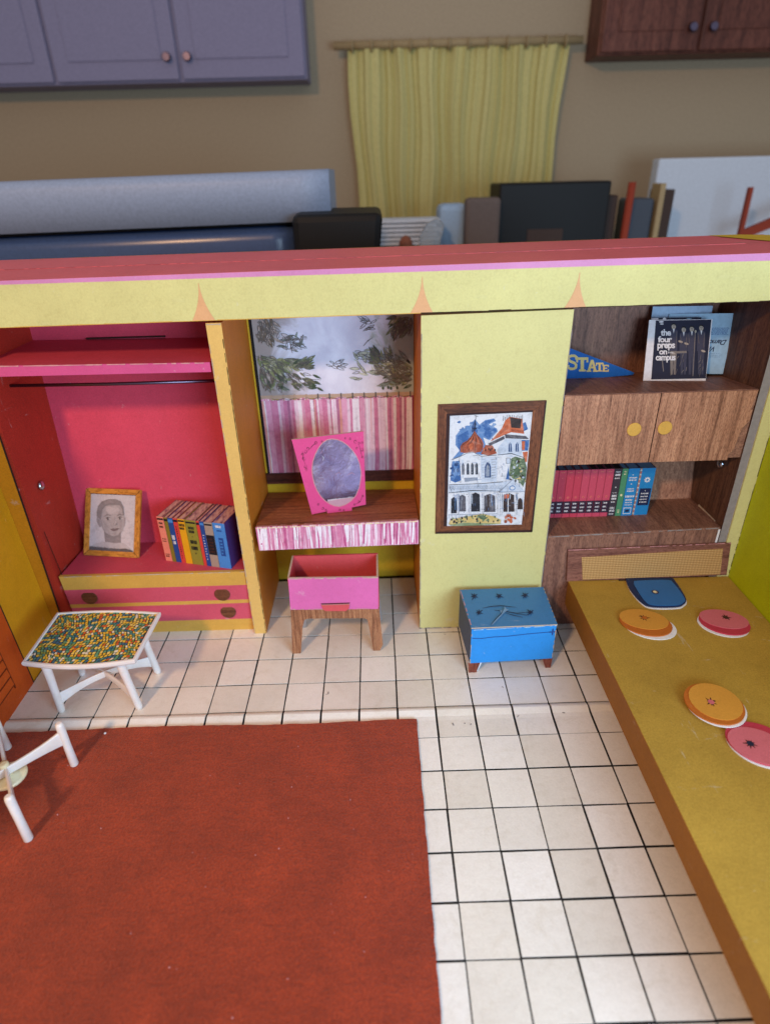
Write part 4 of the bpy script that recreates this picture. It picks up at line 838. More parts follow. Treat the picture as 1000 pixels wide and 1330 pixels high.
for k in range(34): p.stroke([(175+k*16, 905+k*1.6), (178+k*16, 882+k*1.7+rnd(-4, 4))], 7, 'g_dark', 7)
p.build('portrait_print', pf)

# ------------------------------------------------------------------ pink mirror card on the desk
mr = thing('mirror', 'pink cardboard mirror with oval silver foil glass standing on the desk', 'mirror', (-.6, 4.1, 3.7))
def mpos(px, py): pass
Am = Vector((-1.3, 3.98, 3.74)); Um = Vector((1.57, .29, 0)).normalized(); Vm = Vector((0, 0, 1)); Nm = Um.cross(Vm)
Wm = 1.6
H = homog([(290, 950), (875, 870), (855, 90), (70, 185)], [(0, -.02), (1.60, .10), (1.62, 2.40), (-.365, 2.35)])
pm = lambda x, y, c=0: Am+Um*H(x, y)[0]+Vm*H(x, y)[1]+Nm*c
ring = [(70, 185), (855, 90), (875, 870), (718, 895), (722, 935), (450, 945), (455, 925), (290, 950)]
mb = MB().prism([pm(x, y) for x, y in ring], tuple(Nm*-.06), 'mirror_pink', 'mirror_pink', 'worn_paper'); mb.build('mirror_card', mr)
oval = [(500, 178), (560, 184), (620, 208), (680, 250), (730, 300), (775, 365), (805, 440), (822, 530), (815, 610), (798, 690), (760, 770), (710, 820), (650, 856), (585, 875), (530, 866), (480, 845), (430, 812), (385, 765), (345, 705), (315, 635), (297, 560), (290, 490), (300, 410), (325, 335), (362, 268), (405, 215), (450, 188)]
p = Print(H, Am, Um, Vm, .004); cx, cy = 558, 520
p.poly([(cx+(x-cx)*1.03, cy+(y-cy)*1.025) for x, y in oval], 'worn_pink', 1); p.build('oval_rim', mr)
p = Print(H, Am, Um, Vm, .004); p.poly(oval, 'foil', 2); p.build('mirror_glass', mr)
p = Print(H, Am, Um, Vm, .004)
p.poly([(452, 822), (500, 803), (560, 800), (640, 795), (745, 788), (710, 820), (650, 856), (585, 874), (530, 866), (480, 845)], 'foil_bare', 3)
for k in range(14): p.poly([(455+k*20, 818-k*2.3), (462+k*20, 800-k*1.6+rnd(-5, 5)), (474+k*20, 812-k*2.2)], 'white_paper', 4)
p.stroke([(405, 400), (412, 370), (395, 350)], 5, 'white_paper', 4, True); p.stroke([(670, 555), (720, 530), (750, 550)], 4, 'worn_pink', 4, True); p.stroke([(540, 545), (580, 525), (600, 545)], 3, 'worn_pink', 4, True); p.stroke([(400, 290), (380, 330)], 3, 'worn_pink', 4, True)
p.build('foil_wear', mr)
p = Print(H, Am, Um, Vm, .004)
def curl(x, y, r, a0, turns=1.1, dirn=1, w=5):
    p.stroke([(x+r*(1-.75*t)*math.cos(a0+dirn*t*turns*2*math.pi), y+r*(1-.75*t)*math.sin(a0+dirn*t*turns*2*math.pi)) for t in [i/9 for i in range(10)]], w, 'ink_brown', 2, True)
for x, y, r, a0, d in ((330, 215, 22, 1, 1), (240, 275, 20, 2, -1), (215, 310, 22, 4, 1), (185, 335, 18, 1, -1), (200, 375, 24, 0, 1), (215, 460, 20, 5, 1), (225, 490, 16, 2, -1), (395, 202, 12, 1, 1), (765, 200, 24, 1, 1), (800, 215, 16, 3, -1), (840, 215, 15, 2, 1), (700, 170, 16, 3, -1), (650, 165, 12, 0, 1), (835, 290, 22, 4, 1), (780, 270, 14, 1, 1), (840, 370, 14, 1, -1), (360, 850, 14, 1, 1), (405, 890, 16, 3, -1), (440, 908, 14, 0, 1), (590, 915, 14, 2, 1), (630, 915, 14, 4, -1), (750, 865, 13, 1, 1), (795, 835, 16, 3, -1), (840, 775, 12, 0, 1)): curl(x, y, r, a0, 1.1, d)
p.stroke([(345, 215), (300, 235), (262, 280)], 5, 'ink_brown', 2, True); p.stroke([(185, 300), (195, 380), (215, 440)], 4, 'ink_brown', 2, True); p.stroke([(800, 225), (825, 320), (840, 360)], 4, 'ink_brown', 2, True); p.stroke([(760, 862), (810, 838), (848, 765)], 4, 'ink_brown', 2, True)
p.build('scroll_print', mr)
MB().prism([pm(500, 300, -.08), pm(640, 300, -.08), pm(640, 930, -.08)+Vector((0, .9, -.05)), pm(500, 930, -.08)+Vector((0, .9, -.05))], tuple(Nm*-.03), 'grey_board').build('easel_strut', mr)

# ------------------------------------------------------------------ albums and pennant on the upper shelf
shz = lambda y: 7.37-.165*(y-3.2)
def card_thing(name, label, cat, A, B, th, h, mat, edge, group=None, shift=0, name2='card', t=.05):
    o_, U, V, N = cardframe(A, B, th, h); W_ = (Vector(B)-Vector(A)).length; th_ = thing(name, label, cat, tuple((Vector(A)+Vector(B))/2), group)
    MB().prism([o_, o_+U*W_, o_+U*(W_+shift)+V*h, o_+U*shift+V*h], tuple(N*-t), mat, edge, edge).build(name2, th_)
    return th_, o_, U, V, N, W_
al, o_, U, V, N, W_ = card_thing('record_album', 'dark album cover with four suited singers, "the four preps on campus"', 'record album', (8.03, 4.68, 7.235), (9.64, 4.45, 7.255), math.radians(23), 1.63, 'white_paper', 'white_paper', 'record albums on the upper wood shelf', .05)
H = homog([(485, 112), (838, 112), (808, 455), (460, 452)], [(0.12, 1.63), (W_+.02, 1.63), (W_, .0), (0.10, .0)])
p = Print(H, o_, U, V, .004)
p.poly([(508, 116), (838, 114), (808, 442), (484, 446)], 'alb_navy', 1); p.build('cover_print', al)
p = Print(H, o_, U, V, .004)
for k, (x, y0) in enumerate(((614, 150), (674, 168), (722, 165), (778, 160))):
    p.ell(x, y0, 13, 17, 'alb_skin', 3, 12); p.poly([(x-12, y0-4), (x-9, y0-17), (x+9, y0-17), (x+12, y0-3), (x+4, y0-10), (x-7, y0-10)], 'alb_fig', 4)
    p.poly([(x-24, y0+24), (x-8, y0+15), (x+8, y0+15), (x+24, y0+24), (x+22, 290), (x-24, 290)], 'alb_suit', 2); p.poly([(x-5, y0+15), (x+5, y0+15), (x, y0+40)], 'white_paper', 4)
    p.poly([(x-20, 288), (x+20, 288), (x+14, 420), (x+3, 420), (x, 320), (x-4, 420), (x-16, 420)], 'alb_trouser' if k == 0 else 'alb_suit', 3)
for x, y in ((655, 236), (690, 248), (790, 290), (612, 300)): p.ell(x, y, 14, 6, 'alb_skin', 5, 10, .3)
p.stroke([(742, 180), (730, 430)], 4, 'alb_trouser', 5); p.ell(743, 180, 6, 9, 'alb_skin', 6, 8); p.poly([(630, 290), (690, 288), (694, 300), (632, 302)], 'alb_trouser', 5)
for k in range(26): x = rnd(600, 700) if k < 18 else rnd(770, 792); y = rnd(300, 400); p.stroke([(x, y), (x-rnd(2, 14), y+rnd(12, 34))], rnd(2, 5), 'alb_trouser', 5, True)
for x, y in ((614, 150), (674, 168), (722, 165), (778, 160)): p.stroke([(x-20, y+30), (x-14, 250)], 3, 'alb_trouser', 5, True); p.stroke([(x+18, y+30), (x+14, 270)], 3, 'alb_trouser', 5, True); p.ell(x-4, y-2, 2.4, 2, 'alb_fig', 6, 6); p.ell(x+4, y-2, 2.4, 2, 'alb_fig', 6, 6); p.ell(x, y+7, 4, 1.6, 'alb_fig', 6, 6)
p.stroke([(548, 340), (556, 402)], 8, 'alb_trouser', 4, True); p.ell(540, 124, 14, 5, 'white_paper', 3, 8); p.ell(543, 136, 12, 3, 'white_paper', 3, 8)
p.build('singers_print', al)
mb = MB()
def fit(txt, x0, x1, y0, y1, bold=.032, l=7):
    t_mb = text_mb(txt, 'white_paper', lambda a, b: (a, b, 0), 1, bold, spacing=.9); xs_ = [v_[0] for v_ in t_mb.v]; ys_ = [v_[1] for v_ in t_mb.v]
    a0, a1, b0, b1 = min(xs_), max(xs_), min(ys_), max(ys_)
    for f in t_mb.f: mb.face([p.P(x0+(t_mb.v[i][0]-a0)/(a1-a0)*(x1-x0), y1-(t_mb.v[i][1]-b0)/(b1-b0)*(y1-y0), l) for i in f], 'white_paper')
fit('the', 536, 597, 166, 203); fit('four', 520, 604, 205, 240); fit('preps', 517, 622, 246, 285); fit('on', 528, 575, 284, 308); fit('campus', 508, 626, 315, 352); fit('live', 580, 612, 290, 302, .0)
mb.build('title_lettering', al)
# light blue sleeve showing its back, upside down, and two more behind
a2, o2, U2, V2, N2, W2 = card_thing('record_album', 'pale blue album back with upside down print, right of the dark album', 'record album', (8.78, 5.45, 7.2), (10.37, 4.98, 7.27), math.radians(9), 1.62, 'pale_blue_paper', 'white_paper', 'record albums on the upper wood shelf', .02)
mb = MB()
rot = lambda x0, y0: (lambda a, b: tuple(o2+U2*(x0-a)+V2*(y0-b)+N2*.006))
text_mb('Vic', 'c_navy', rot(1.36, 0.74), .19, .003, shear=.4, mb=mb); text_mb('Damone', 'c_navy', rot(1.60, .92), .19, .003, shear=.4, mb=mb, spacing=.9)
p = Print(None, o2, U2, V2, .004, mb)
rr = random.Random(5)
for k in range(9):
    y = 1.06+k*.022; x = .98
    while x < 1.55:
        q = rr.uniform(.02, .06); p.rect(x, y, x+q, y+.009, 'b_blue', 1); x += q+.015
for k in range(3):
    x = .98
    while x < 1.5: q = rr.uniform(.02, .05); p.rect(x, .56-k*.05, x+q, .566-k*.05, 'b_blue', 1); x += q+.015
mb.build('back_print', a2)
a3, *_ = card_thing('record_album', 'grey album sleeve just showing above the other albums', 'record album', (8.42, 5.62, 7.14), (9.98, 5.40, 7.16), math.radians(6), 1.86, 'bg_blue', 'grey_board', 'record albums on the upper wood shelf', -.02)
a4, o4, U4, V4, N4, W4 = card_thing('record_album', 'navy album with a white top corner peeking behind the dark album', 'record album', (8.22, 5.02, 7.2), (9.5, 4.85, 7.22), math.radians(17), 1.62, 'alb_navy', 'white_paper', 'record albums on the upper wood shelf', .03)
p = Print(None, o4, U4, V4, .004); p.rect(.02, 1.48, .20, 1.61, 'white_paper', 1); p.ell(.36, 1.58, .05, .045, 'white_paper', 1, 10); p.ell(1.0, 1.59, .07, .012, 'pale_blue_paper', 1, 8); p.build('corner_print', a4)
# pennant
pn = thing('pennant', 'blue triangular pennant with gold word STATE on the upper wood shelf', 'pennant', (6.9, 5.35, 7.1))
H = homog([(0, 0), (1000, 0), (1000, 522), (0, 522)], [(5.745, 9.30), (10.55, 9.18), (11.21, 6.59), (6.04, 6.74)])
p = Print(H, (0, 5.35, 0), (1, 0, 0), (0, 0, 1), .005)
tri = [(-150, 178), (48, 272), (395, 404), (407, 411), (398, 421), (28, 455), (-150, 480)]
MB().prism([p.P(x, y, 0) for x, y in tri], (0, .035, 0), 'state_blue', 'state_blue', 'worn_paper').build('pennant_cloth', pn)
def slab(letter, x0, x1, y0, y1):
    w_, h_ = x1-x0, y1-y0; q = lambda pts: p.poly([(x0+a*w_, y1-b*h_) for a, b in pts], 'state_gold', 1)
    bar = lambda a0, b0, a1, b1: q([(a0, b0), (a1, b0), (a1, b1), (a0, b1)]); tw = .28
    if letter == 'T': bar(0, .82, 1, 1); bar(.5-tw/2, .14, .5+tw/2, .82); bar(0, .64, .15, .82); bar(.85, .64, 1, .82); bar(.22, 0, .78, .14)
    if letter == 'E': bar(0, 0, 1, .19); bar(0, .81, 1, 1); bar(.1, .19, .1+tw, .81); bar(.38, .42, .74, .58); bar(.84, .19, 1, .36); bar(.84, .64, 1, .81)
    if letter == 'A': q([(.08, .12), (.34, .12), (.60, 1), (.38, 1)]); q([(.66, .12), (.94, .12), (.64, 1), (.42, 1)]); bar(.3, .3, .7, .44); bar(-.04, 0, .42, .12); bar(.58, 0, 1.05, .12)
    if letter == 'S':
        pts = [(.92, .68), (.92, .84), (.72, .92), (.4, .92), (.14, .84), (.12, .66), (.3, .56), (.7, .46), (.88, .34), (.86, .16), (.62, .08), (.3, .08), (.08, .16), (.08, .32)]
        p.stroke([(x0+a*w_, y1-b*h_) for a, b in pts], h_*.17, 'state_gold', 1)
for L_, a, b_, c, d in (('S', 28, 84, 306, 394), ('T', 78, 146, 322, 402), ('A', 138, 196, 336, 404), ('T', 188, 232, 352, 402), ('E', 225, 262, 364, 403)): slab(L_, a, b_, c, d)
p.build('state_lettering', pn)

# ------------------------------------------------------------------ bed and cushions
bd = thing('bed', 'mustard yellow bed with cane headboard against the chartreuse right wall', 'bed', (8.55, -2, 0))
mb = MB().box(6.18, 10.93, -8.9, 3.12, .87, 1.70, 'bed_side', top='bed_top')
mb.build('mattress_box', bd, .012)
MB().box(6.7, 10.8, -8.2, -8.0, -.01, .87, 'bed_side').build('leg_board', bd); MB().box(6.9, 10.8, 2.6, 2.8, .0, .87, 'bed_side').build('leg_board', bd)
mb = MB()
for y0 in np.arange(-8.6, 2.8, .8): wear(mb, (6.195, y0, 1.697), (6.195, y0+.8, 1.697), .03, 'bed_top', (0, 0, 1), 8, .3)
mb.build('worn_edge', bd)
hd = MB().hexa([(6.14, 3.10, 1.70), (10.86, 3.10, 1.76), (10.86, 3.16, 1.76), (6.14, 3.16, 1.70), (6.06, 3.13, 2.78), (10.74, 3.13, 2.86), (10.74, 3.18, 2.86), (6.06, 3.18, 2.78)], 'headboard_wood').build('headboard', bd)
MB().hexa([(6.60, 3.085, 1.75), (10.66, 3.085, 1.80), (10.66, 3.12, 1.80), (6.60, 3.12, 1.75), (6.48, 3.11, 2.52), (10.54, 3.11, 2.68), (10.54, 3.14, 2.68), (6.48, 3.14, 2.52)], 'cane').build('cane_panel', hd)
mb = MB(); mb.box(7.66, 9.20, 3.04, 3.082, 1.702, 1.725, 'edge_dark'); mb.build('slot', hd); mb = MB(); wear(mb, (6.06, 3.125, 2.775), (10.74, 3.125, 2.855), .04, 'worn_pink', (0, -1, 0), 50, .35); mb.build('worn_edge', hd)
def disc_points(pts, n=5):
    """smooth closed ring through pts (Catmull-Rom)"""
    out = []; m = len(pts)
    for i in range(m):
        p0, p1, p2_, p3 = [Vector(pts[(i+k-1) % m]) for k in range(4)]
        for j in range(n):
            t = j/n; out.append(tuple(.5*((2*p1)+(-p0+p2_)*t+(2*p0-5*p1+4*p2_-p3)*t*t+(-p0+3*p1-3*p2_+p3)*t**3)))
    return out
def cushion(label, outline, side, top, cside, ctop, under, star, name, zoff=0):
    cx_ = sum(q[0] for q in outline)/len(outline); cy_ = sum(q[1] for q in outline)/len(outline)
    t = thing(name, label, 'cushion', (cx_, cy_, 1.7+zoff), 'cardboard cushions scattered on the bed'); z = 1.704+zoff
    sil = [(x, y, z) for x, y in disc_points(outline)]
    un = [(cx_+(x-cx_)*1.006+under[0]*.8, cy_+(y-cy_)*1.006+under[1], z) for x, y, _ in sil]
    MB().prism(un, (0, 0, .02), 'white_paper').build('backing', t)
    MB().prism([(x, y, z+.022) for x, y, _ in sil], (0, 0, .035), cside).build('cushion_side', t)
    tp = [(x, y, z+.058) for x, y in disc_points(top)]
    MB().prism(tp, (0, 0, .012), ctop).build('cushion_top', t)
    p = Print(None, (star[0], star[1], z+.0702), (1, 0, 0), (0, 1, 0), .003)
    if star[2] == 'hole': p.ell(0, 0, .10, .10, 'blue_cushion_dark', 1, 16); p.ell(0, 0, .065, .07, 'b_grey', 2, 16); p.ell(-.01, 0, .045, .05, 'cream', 3, 14)
    else:
        for k in range(9): p.leaf(0, 0, k*2*math.pi/9+rnd(-.25, .25), rnd(.09, .17), .035, star[2], None, 1)
        p.ell(0, 0, .07, .07, star[3], 2, 10)
    p.build('tuft_print', t); return t
sq = [(7.86, 3.02), (8.02, 3.08), (9.10, 3.05), (9.24, 2.86), (9.18, 2.05), (9.0, 1.78), (8.73, 1.68), (8.08, 1.72), (7.88, 1.95), (7.80, 2.5)]
cushion('dark blue rounded square cushion with pale centre button, by the headboard', sq, None, [(8.02, 2.86), (8.2, 2.93), (9.02, 2.92), (9.14, 2.75), (9.14, 2.05), (9.0, 1.82), (8.73, 1.72), (8.15, 1.76), (8.0, 1.95), (7.98, 2.5)], 'blue_cushion_dark', 'blue_cushion', (0, -.04), (8.44, 2.35, 'hole'), 'cushion')
def ellp(cx_, cy_, rx, ry, rot=0, n=12): return [(cx_+rx*math.cos(t)*math.cos(rot)-ry*math.sin(t)*math.sin(rot), cy_+rx*math.cos(t)*math.sin(rot)+ry*math.sin(t)*math.cos(rot)) for t in [2*math.pi*i/n for i in range(n)]]
cushion('round orange cushion nearest the blue cushion, white edge at lower right', ellp(7.66, 1.04, .66, .53, -.35), None, ellp(7.66, 1.17, .62, .42, -.25), 'orange_cushion_side', 'orange_cushion', (.09, -.10), (7.70, 1.22, 'ink_brown', 'orange_cushion_side'), 'cushion')
cushion('round pink cushion beside the right wall with white edge at lower left', ellp(9.72, .96, .62, .50, -.3), None, ellp(9.76, 1.08, .60, .40, -.25), 'pink_cushion_side', 'pink_cushion', (-.07, -.05), (9.84, 1.13, 'ink_brown', 'ink_brown'), 'cushion')
cushion('large round orange cushion near the bed middle, overlapping a pink cushion', ellp(8.03, -1.90, .62, .61, -.5), None, ellp(8.08, -1.85, .55, .55, -.5), 'orange_cushion_side', 'orange_cushion', (.03, -.04), (7.97, -1.88, 'ink_brown', 'pink_cushion'), 'cushion', .07)
cushion('round pink cushion cut by the right photo edge under the orange one', ellp(8.50, -2.96, .66, .56, -.45), None, ellp(8.42, -3.03, .58, .47, -.45), 'pink_cushion_side', 'pink_cushion', (.0, -.04), (8.27, -2.98, 'ink_brown', 'alb_navy'), 'cushion')

# ------------------------------------------------------------------ pink stool box
st = thing('stool', 'open pink box stool on tapered wood grain legs, standing before the desk', 'stool', (-.65, 2.8, 0))
x0, x1, ya, yb2 = -1.90, .56, 2.20, 3.42; t_ = .05
mb = MB()
mb.hexa([(x0-.02, ya, 1.64), (x1, ya, 1.58), (x1, ya+t_, 1.58), (x0-.02, ya+t_, 1.64), (x0+.02, ya, 2.72), (x1+.03, ya, 2.67), (x1+.03, ya+t_, 2.67), (x0+.02, ya+t_, 2.72)], 'stool_red', front='stool_pink', top='worn_paper')
mb.build('front_wall', st)
MB().box(x0+.0, x1+.03, yb2-t_, yb2, 1.0, 2.68, 'stool_red').build('rear_wall', st)
MB().box(x0-.01, x0+.04, ya+t_, yb2-t_, 1.3, 2.70, 'stool_red', top='worn_paper').build('side_wall', st)
MB().box(x1-.02, x1+.03, ya+t_, yb2-t_, 1.3, 2.67, 'stool_red', top='worn_paper').build('side_wall', st)
MB().box(x0+.04, x1-.02, ya+t_, yb2-t_, 1.45, 1.5, 'stool_red').build('bottom', st)
fr_ = [(-2.02, 0), (-1.77, 0), (-1.64, .98), (-1.56, 1.24), (-1.48, 1.28), (.16, 1.24), (.24, 1.18), (.34, .3), (.37, .02), (.57, .02), (.66, .25), (.58, 1.62), (-1.92, 1.66)]
MB().prism([(x, ya+.03, z) for x, z in fr_], (0, .045, 0), 'stool_wood', 'stool_wood', 'worn_paper').build('front_legs', st)
fb = [(x*.98-.0, z) for x, z in fr_]
MB().prism([(x, yb2-.01, z) for x, z in fb], (0, .045, 0), 'grey_board', 'stool_wood', 'worn_paper').build('rear_legs', st)
MB().prism([(-1.03, ya-.02, 1.80), (-.24, ya-.02, 1.80), (-.26, ya-.02, 1.66), (-.36, ya-.02, 1.57), (-.93, ya-.02, 1.59), (-1.0, ya-.02, 1.66)], (0, -.025, 0), 'stool_red', 'stool_red', 'worn_paper').build('tab', st)
mb = MB(); wear(mb, (x0, ya-.002, 2.70), (x1+.02, ya-.002, 2.655), .05, 'worn_paper', (0, -1, 0), 30, .1); wear(mb, (x0, ya-.002, 1.66), (x1, ya-.002, 1.60), .03, 'worn_paper', (0, -1, 0), 20, .4)
mb.face([(-1.03, ya-.003, 1.80), (-.24, ya-.003, 1.80), (-.22, ya-.003, 1.835), (-1.06, ya-.003, 1.835)], 'ink_brown')
wear(mb, (x0+.03, yb2-.03, 2.69), (x1, yb2-.03, 2.69), .05, 'stool_red', (0, 0, 1), 20, .2); mb.build('worn_edge', st)

# ------------------------------------------------------------------ blue chest
ch = thing('chest', 'bright blue cardboard chest with printed stars and a torn lid, on short legs', 'chest', (4.2, 2.0, 0))
cb = [(3.06, 1.20), (5.38, 1.28), (5.42, 2.98), (2.96, 2.92)]
hexp = [(x, y, .36+.02*(x > 4)) for x, y in cb]+[(x-.0, y, 1.56) for x, y in cb]
MB().hexa(hexp, 'chest_blue', left='chest_side_shaded').build('chest_body', ch, .01)
MB().hexa([(x+(-.012 if x < 4 else .012), y+(-.012 if y < 2 else .012), 1.565+(.03 if x < 4 else 0)) for x, y in cb]+[(x+(-.012 if x < 4 else .012), y+(-.012 if y < 2 else .012), 1.60+(.03 if x < 4 else 0)) for x, y in cb], 'chest_top_shaded', front='worn_paper').build('lid', ch)
mb = MB()
for q, r in (((3.06, 1.195, 1.55), (5.38, 1.275, 1.55)),): wear(mb, q, r, .045, 'pale_blue_paper', (0, -1, 0), 36, .3)
wear(mb, (3.07, 1.195, .38), (3.07, 1.195, 1.55), .03, 'worn_paper', (0, -1, 0), 16, .5); wear(mb, (5.37, 1.27, .38), (5.37, 1.27, 1.55), .03, 'worn_paper', (0, -1, 0), 16, .5)
wear(mb, (3.06, 1.22, 1.634), (2.97, 2.9, 1.634), .045, 'worn_pink', (0, 0, 1), 20, .3); wear(mb, (5.38, 1.3, 1.604), (5.42, 2.9, 1.604), .03, 'worn_paper', (0, 0, 1), 20, .5); mb.build('worn_edge', ch)
H = homog([(110, 105), (755, 80), (900, 380), (195, 415)], [(2.95, 2.93), (5.43, 2.99), (5.39, 1.26), (3.05, 1.18)])
p = Print(H, (0, 0, 1.634), (1, 0, 0), (0, 1, 0), .003)
for x, y in ((222, 156), (417, 155), (618, 150), (258, 286), (668, 286)):
    for k in range(7): t = k*2*math.pi/7+.3; p.leaf(x, y, t, rnd(24, 40)*(1 if abs(math.cos(t)) > .4 else .7), 8, 'c_navy', None, 1)
p.stroke([(285, 252), (340, 240), (430, 232), (500, 240), (560, 246)], 6, 'c_navy', 2, True); p.stroke([(380, 268), (450, 275), (560, 295), (660, 285)], 7, 'c_navy', 2, True); p.stroke([(470, 292), (540, 312), (612, 328)], 6, 'c_navy', 2, True); p.stroke([(560, 300), (640, 310), (690, 280)], 5, 'c_navy', 2, True)
p.poly([(358, 392), (400, 340), (440, 300), (425, 270), (450, 272), (462, 240), (480, 262), (500, 258), (462, 290), (412, 345), (370, 392)], 't_blue', 3); p.stroke([(352, 395), (395, 338), (440, 292), (460, 250)], 5, 'ink', 4, True)
p.build('lid_print', ch)
p = Print(None, (0, 1.195, 0), (1, .035, 0), (0, 0, 1), .003); p.o = Vector((3.06, 1.194, 0))
p.stroke([(.03, 1.26), (.3, 1.24), (.6, 1.27), (1.0, 1.27), (1.5, 1.31), (1.9, 1.33), (2.25, 1.345)], .022, 'b_blue', 1)
for t in (0, 1.57, 3.14, 4.71): p.leaf(2.23, 1.34, t, .13, .05, 'b_blue', None, 2)
p.build('front_print', ch)
for x, y in ((3.02, 1.22), (5.16, 1.30)):
    pts = [(x+.03, y, 0), (x+.25, y, 0), (x+.34, y, .37), (x, y, .37)] if x < 4 else [(x+.07, y, .02), (x+.22, y, .02), (x+.24, y, .4), (x-.06, y, .4)]
    MB().prism(pts, (0, .06, 0), 'chest_leg_wood', 'chest_leg_wood', 'white_paper').build('leg', ch)
for x in (3.05, 5.1): MB().prism([(x+.03, 2.8, 0), (x+.2, 2.8, 0), (x+.26, 2.8, .38), (x, 2.8, .38)], (0, .06, 0), 'chest_leg_wood').build('leg', ch)
MB().prism([(3.29, 1.26, .02), (3.31, 1.26, .02), (3.42, 1.26, .36), (3.36, 1.26, .36)], (0, .2, 0), 'white_paper').build('leg_backing', ch)

# ------------------------------------------------------------------ rug
n = 60; top = []; xs = np.linspace(-9.22, 1.48, n)
ring = [(x, -.47+rnd(-.012, .012)+.03*math.sin(x*.9), 0) for x in xs]+[(1.48+rnd(-.012, .012), y, 0) for y in np.linspace(-.6, -8.9, 40)]+[(x, -8.95, 0) for x in (-3, -9.22)]
rug = MB().prism([(x, y, -.015) for x, y, _ in ring], (0, 0, .075), 'rug_felt').build('rug', None, 0, loc=(-3.8, -4, 0)); tag(rug, 'rust red felt rug lying over the white tiled floor', 'rug')
mb = MB()
for _ in range(46):
    x, y, r_ = rnd(-9, 1.3), rnd(-8, -.6), rnd(.006, .018); mb.lathe((x, y, .058), (0, 0, 1), [(r_, 0), (r_*.8, r_)], 'worn_pink', 6)
mb.lathe((-6.45, -.62, .058), (0, 0, 1), [(.035, 0), (.03, .02), (.01, .03)], 'white_paper', 8)
o = mb.build('lint', rug); o['kind'] = 'stuff'

# ------------------------------------------------------------------ mosaic table
tb = thing('table', 'white plastic coffee table with colourful mosaic top on the tiled floor', 'table', (-6.85, .9, 0))
ZT = 2.0
def side_curve(a, b, bow, n=14): return [(a[0]+(b[0]-a[0])*i/n, a[1]+(b[1]-a[1])*i/n+bow*math.sin(math.pi*i/n)) for i in range(n)]
cs = [(-8.25, -.09), (-5.45, -.13), (-5.39, 1.80), (-8.27, 1.93)]
outer = side_curve(cs[0], cs[1], -.17)+side_curve(cs[1], cs[2], .0, 4)+side_curve(cs[2], cs[3], .10)+side_curve(cs[3], cs[0], 0, 4)
ccx, ccy = -6.84, .88
ring = [Vector((x, y)) for x, y in outer]
ins = lambda k: [((x-ccx)*k+ccx, (y-ccy)*(k-.022)+ccy) for x, y in outer]
mb = MB(); R0, R1, R2 = outer, ins(.955), ins(.945); n = len(outer)
def ringf(A, za, B, zb_, m, sm=False):
    for i in range(len(A)):
        j = (i+1) % len(A); mb.face([(*A[i], za), (*A[j], za), (*B[j], zb_), (*B[i], zb_)], m, sm)
Rb = ins(.99)
ringf(Rb, ZT-.13, R0, ZT-.07, 'white_plastic', False); ringf(R0, ZT-.07, R0, ZT-.01, 'white_plastic'); Rt = ins(.99); ringf(R0, ZT-.01, Rt, ZT+.01, 'white_plastic'); ringf(Rt, ZT+.01, R1, ZT+.01, 'white_plastic'); ringf(R1, ZT+.01, R2, ZT-.03, 'white_plastic')
mb.face([(x, y, ZT-.03) for x, y in R2], 'mosaic_8'); mb.face([(x, y, ZT-.13) for x, y in Rb], 'white_plastic'); MATS['mosaic_8'].name = 'mosaic_gap'
mb.build('tabletop', tb)
# mosaic pieces: small irregular chips in wavering rows, about 700 of them
mb = MB(); rr = random.Random(3); nx, ny = 36, 27; xl, xr, yl, yh = -8.3, -5.35, -.3, 2.1
R3 = ins(.935)
def inside(x, y):
    c_ = False; n_ = len(R3)
    for i in range(n_):
        (xa, ya_), (xb, yb_) = R3[i], R3[(i+1) % n_]
        if (ya_ > y) != (yb_ > y) and x < (xb-xa)*(y-ya_)/(yb_-ya_)+xa: c_ = not c_
    return c_
warp = lambda x, y: (x+.05*math.sin(y*4+x*2)+.03*math.sin(y*9+1), y+.07*math.sin(x*3.0+y*1.5)+.03*math.sin(x*7))
for i in range(-2, nx+2):
    for j in range(-2, ny+2):
        dx = (xr-xl)/nx; dy = (yh-yl)/ny; x = xl+i*dx+(j % 2)*dx*.5+.02*math.sin(j*2.3); y = yl+j*dy
        wsc = rr.uniform(.82, 1.0)
        if not inside(*warp(x+dx/2, y+dy/2)): continue
        g = .0065; q = []
        for a, b_ in ((g, g), (dx*wsc-g, g), (dx*wsc-g, dy-g), (g, dy-g)): q.append(warp(x+a+rr.uniform(-.011, .011), y+b_+rr.uniform(-.011, .011)))
        c_ = rr.choices([0, 1, 2, 3, 4, 5, 6, 7], [26, 16, 14, 9, 14, 10, 7, 8])[0]
        mb.face([(a, b_, ZT-.022) for a, b_ in q], 'mosaic_%d' % c_)
o = mb.build('mosaic_pieces', tb); o['kind'] = 'stuff'
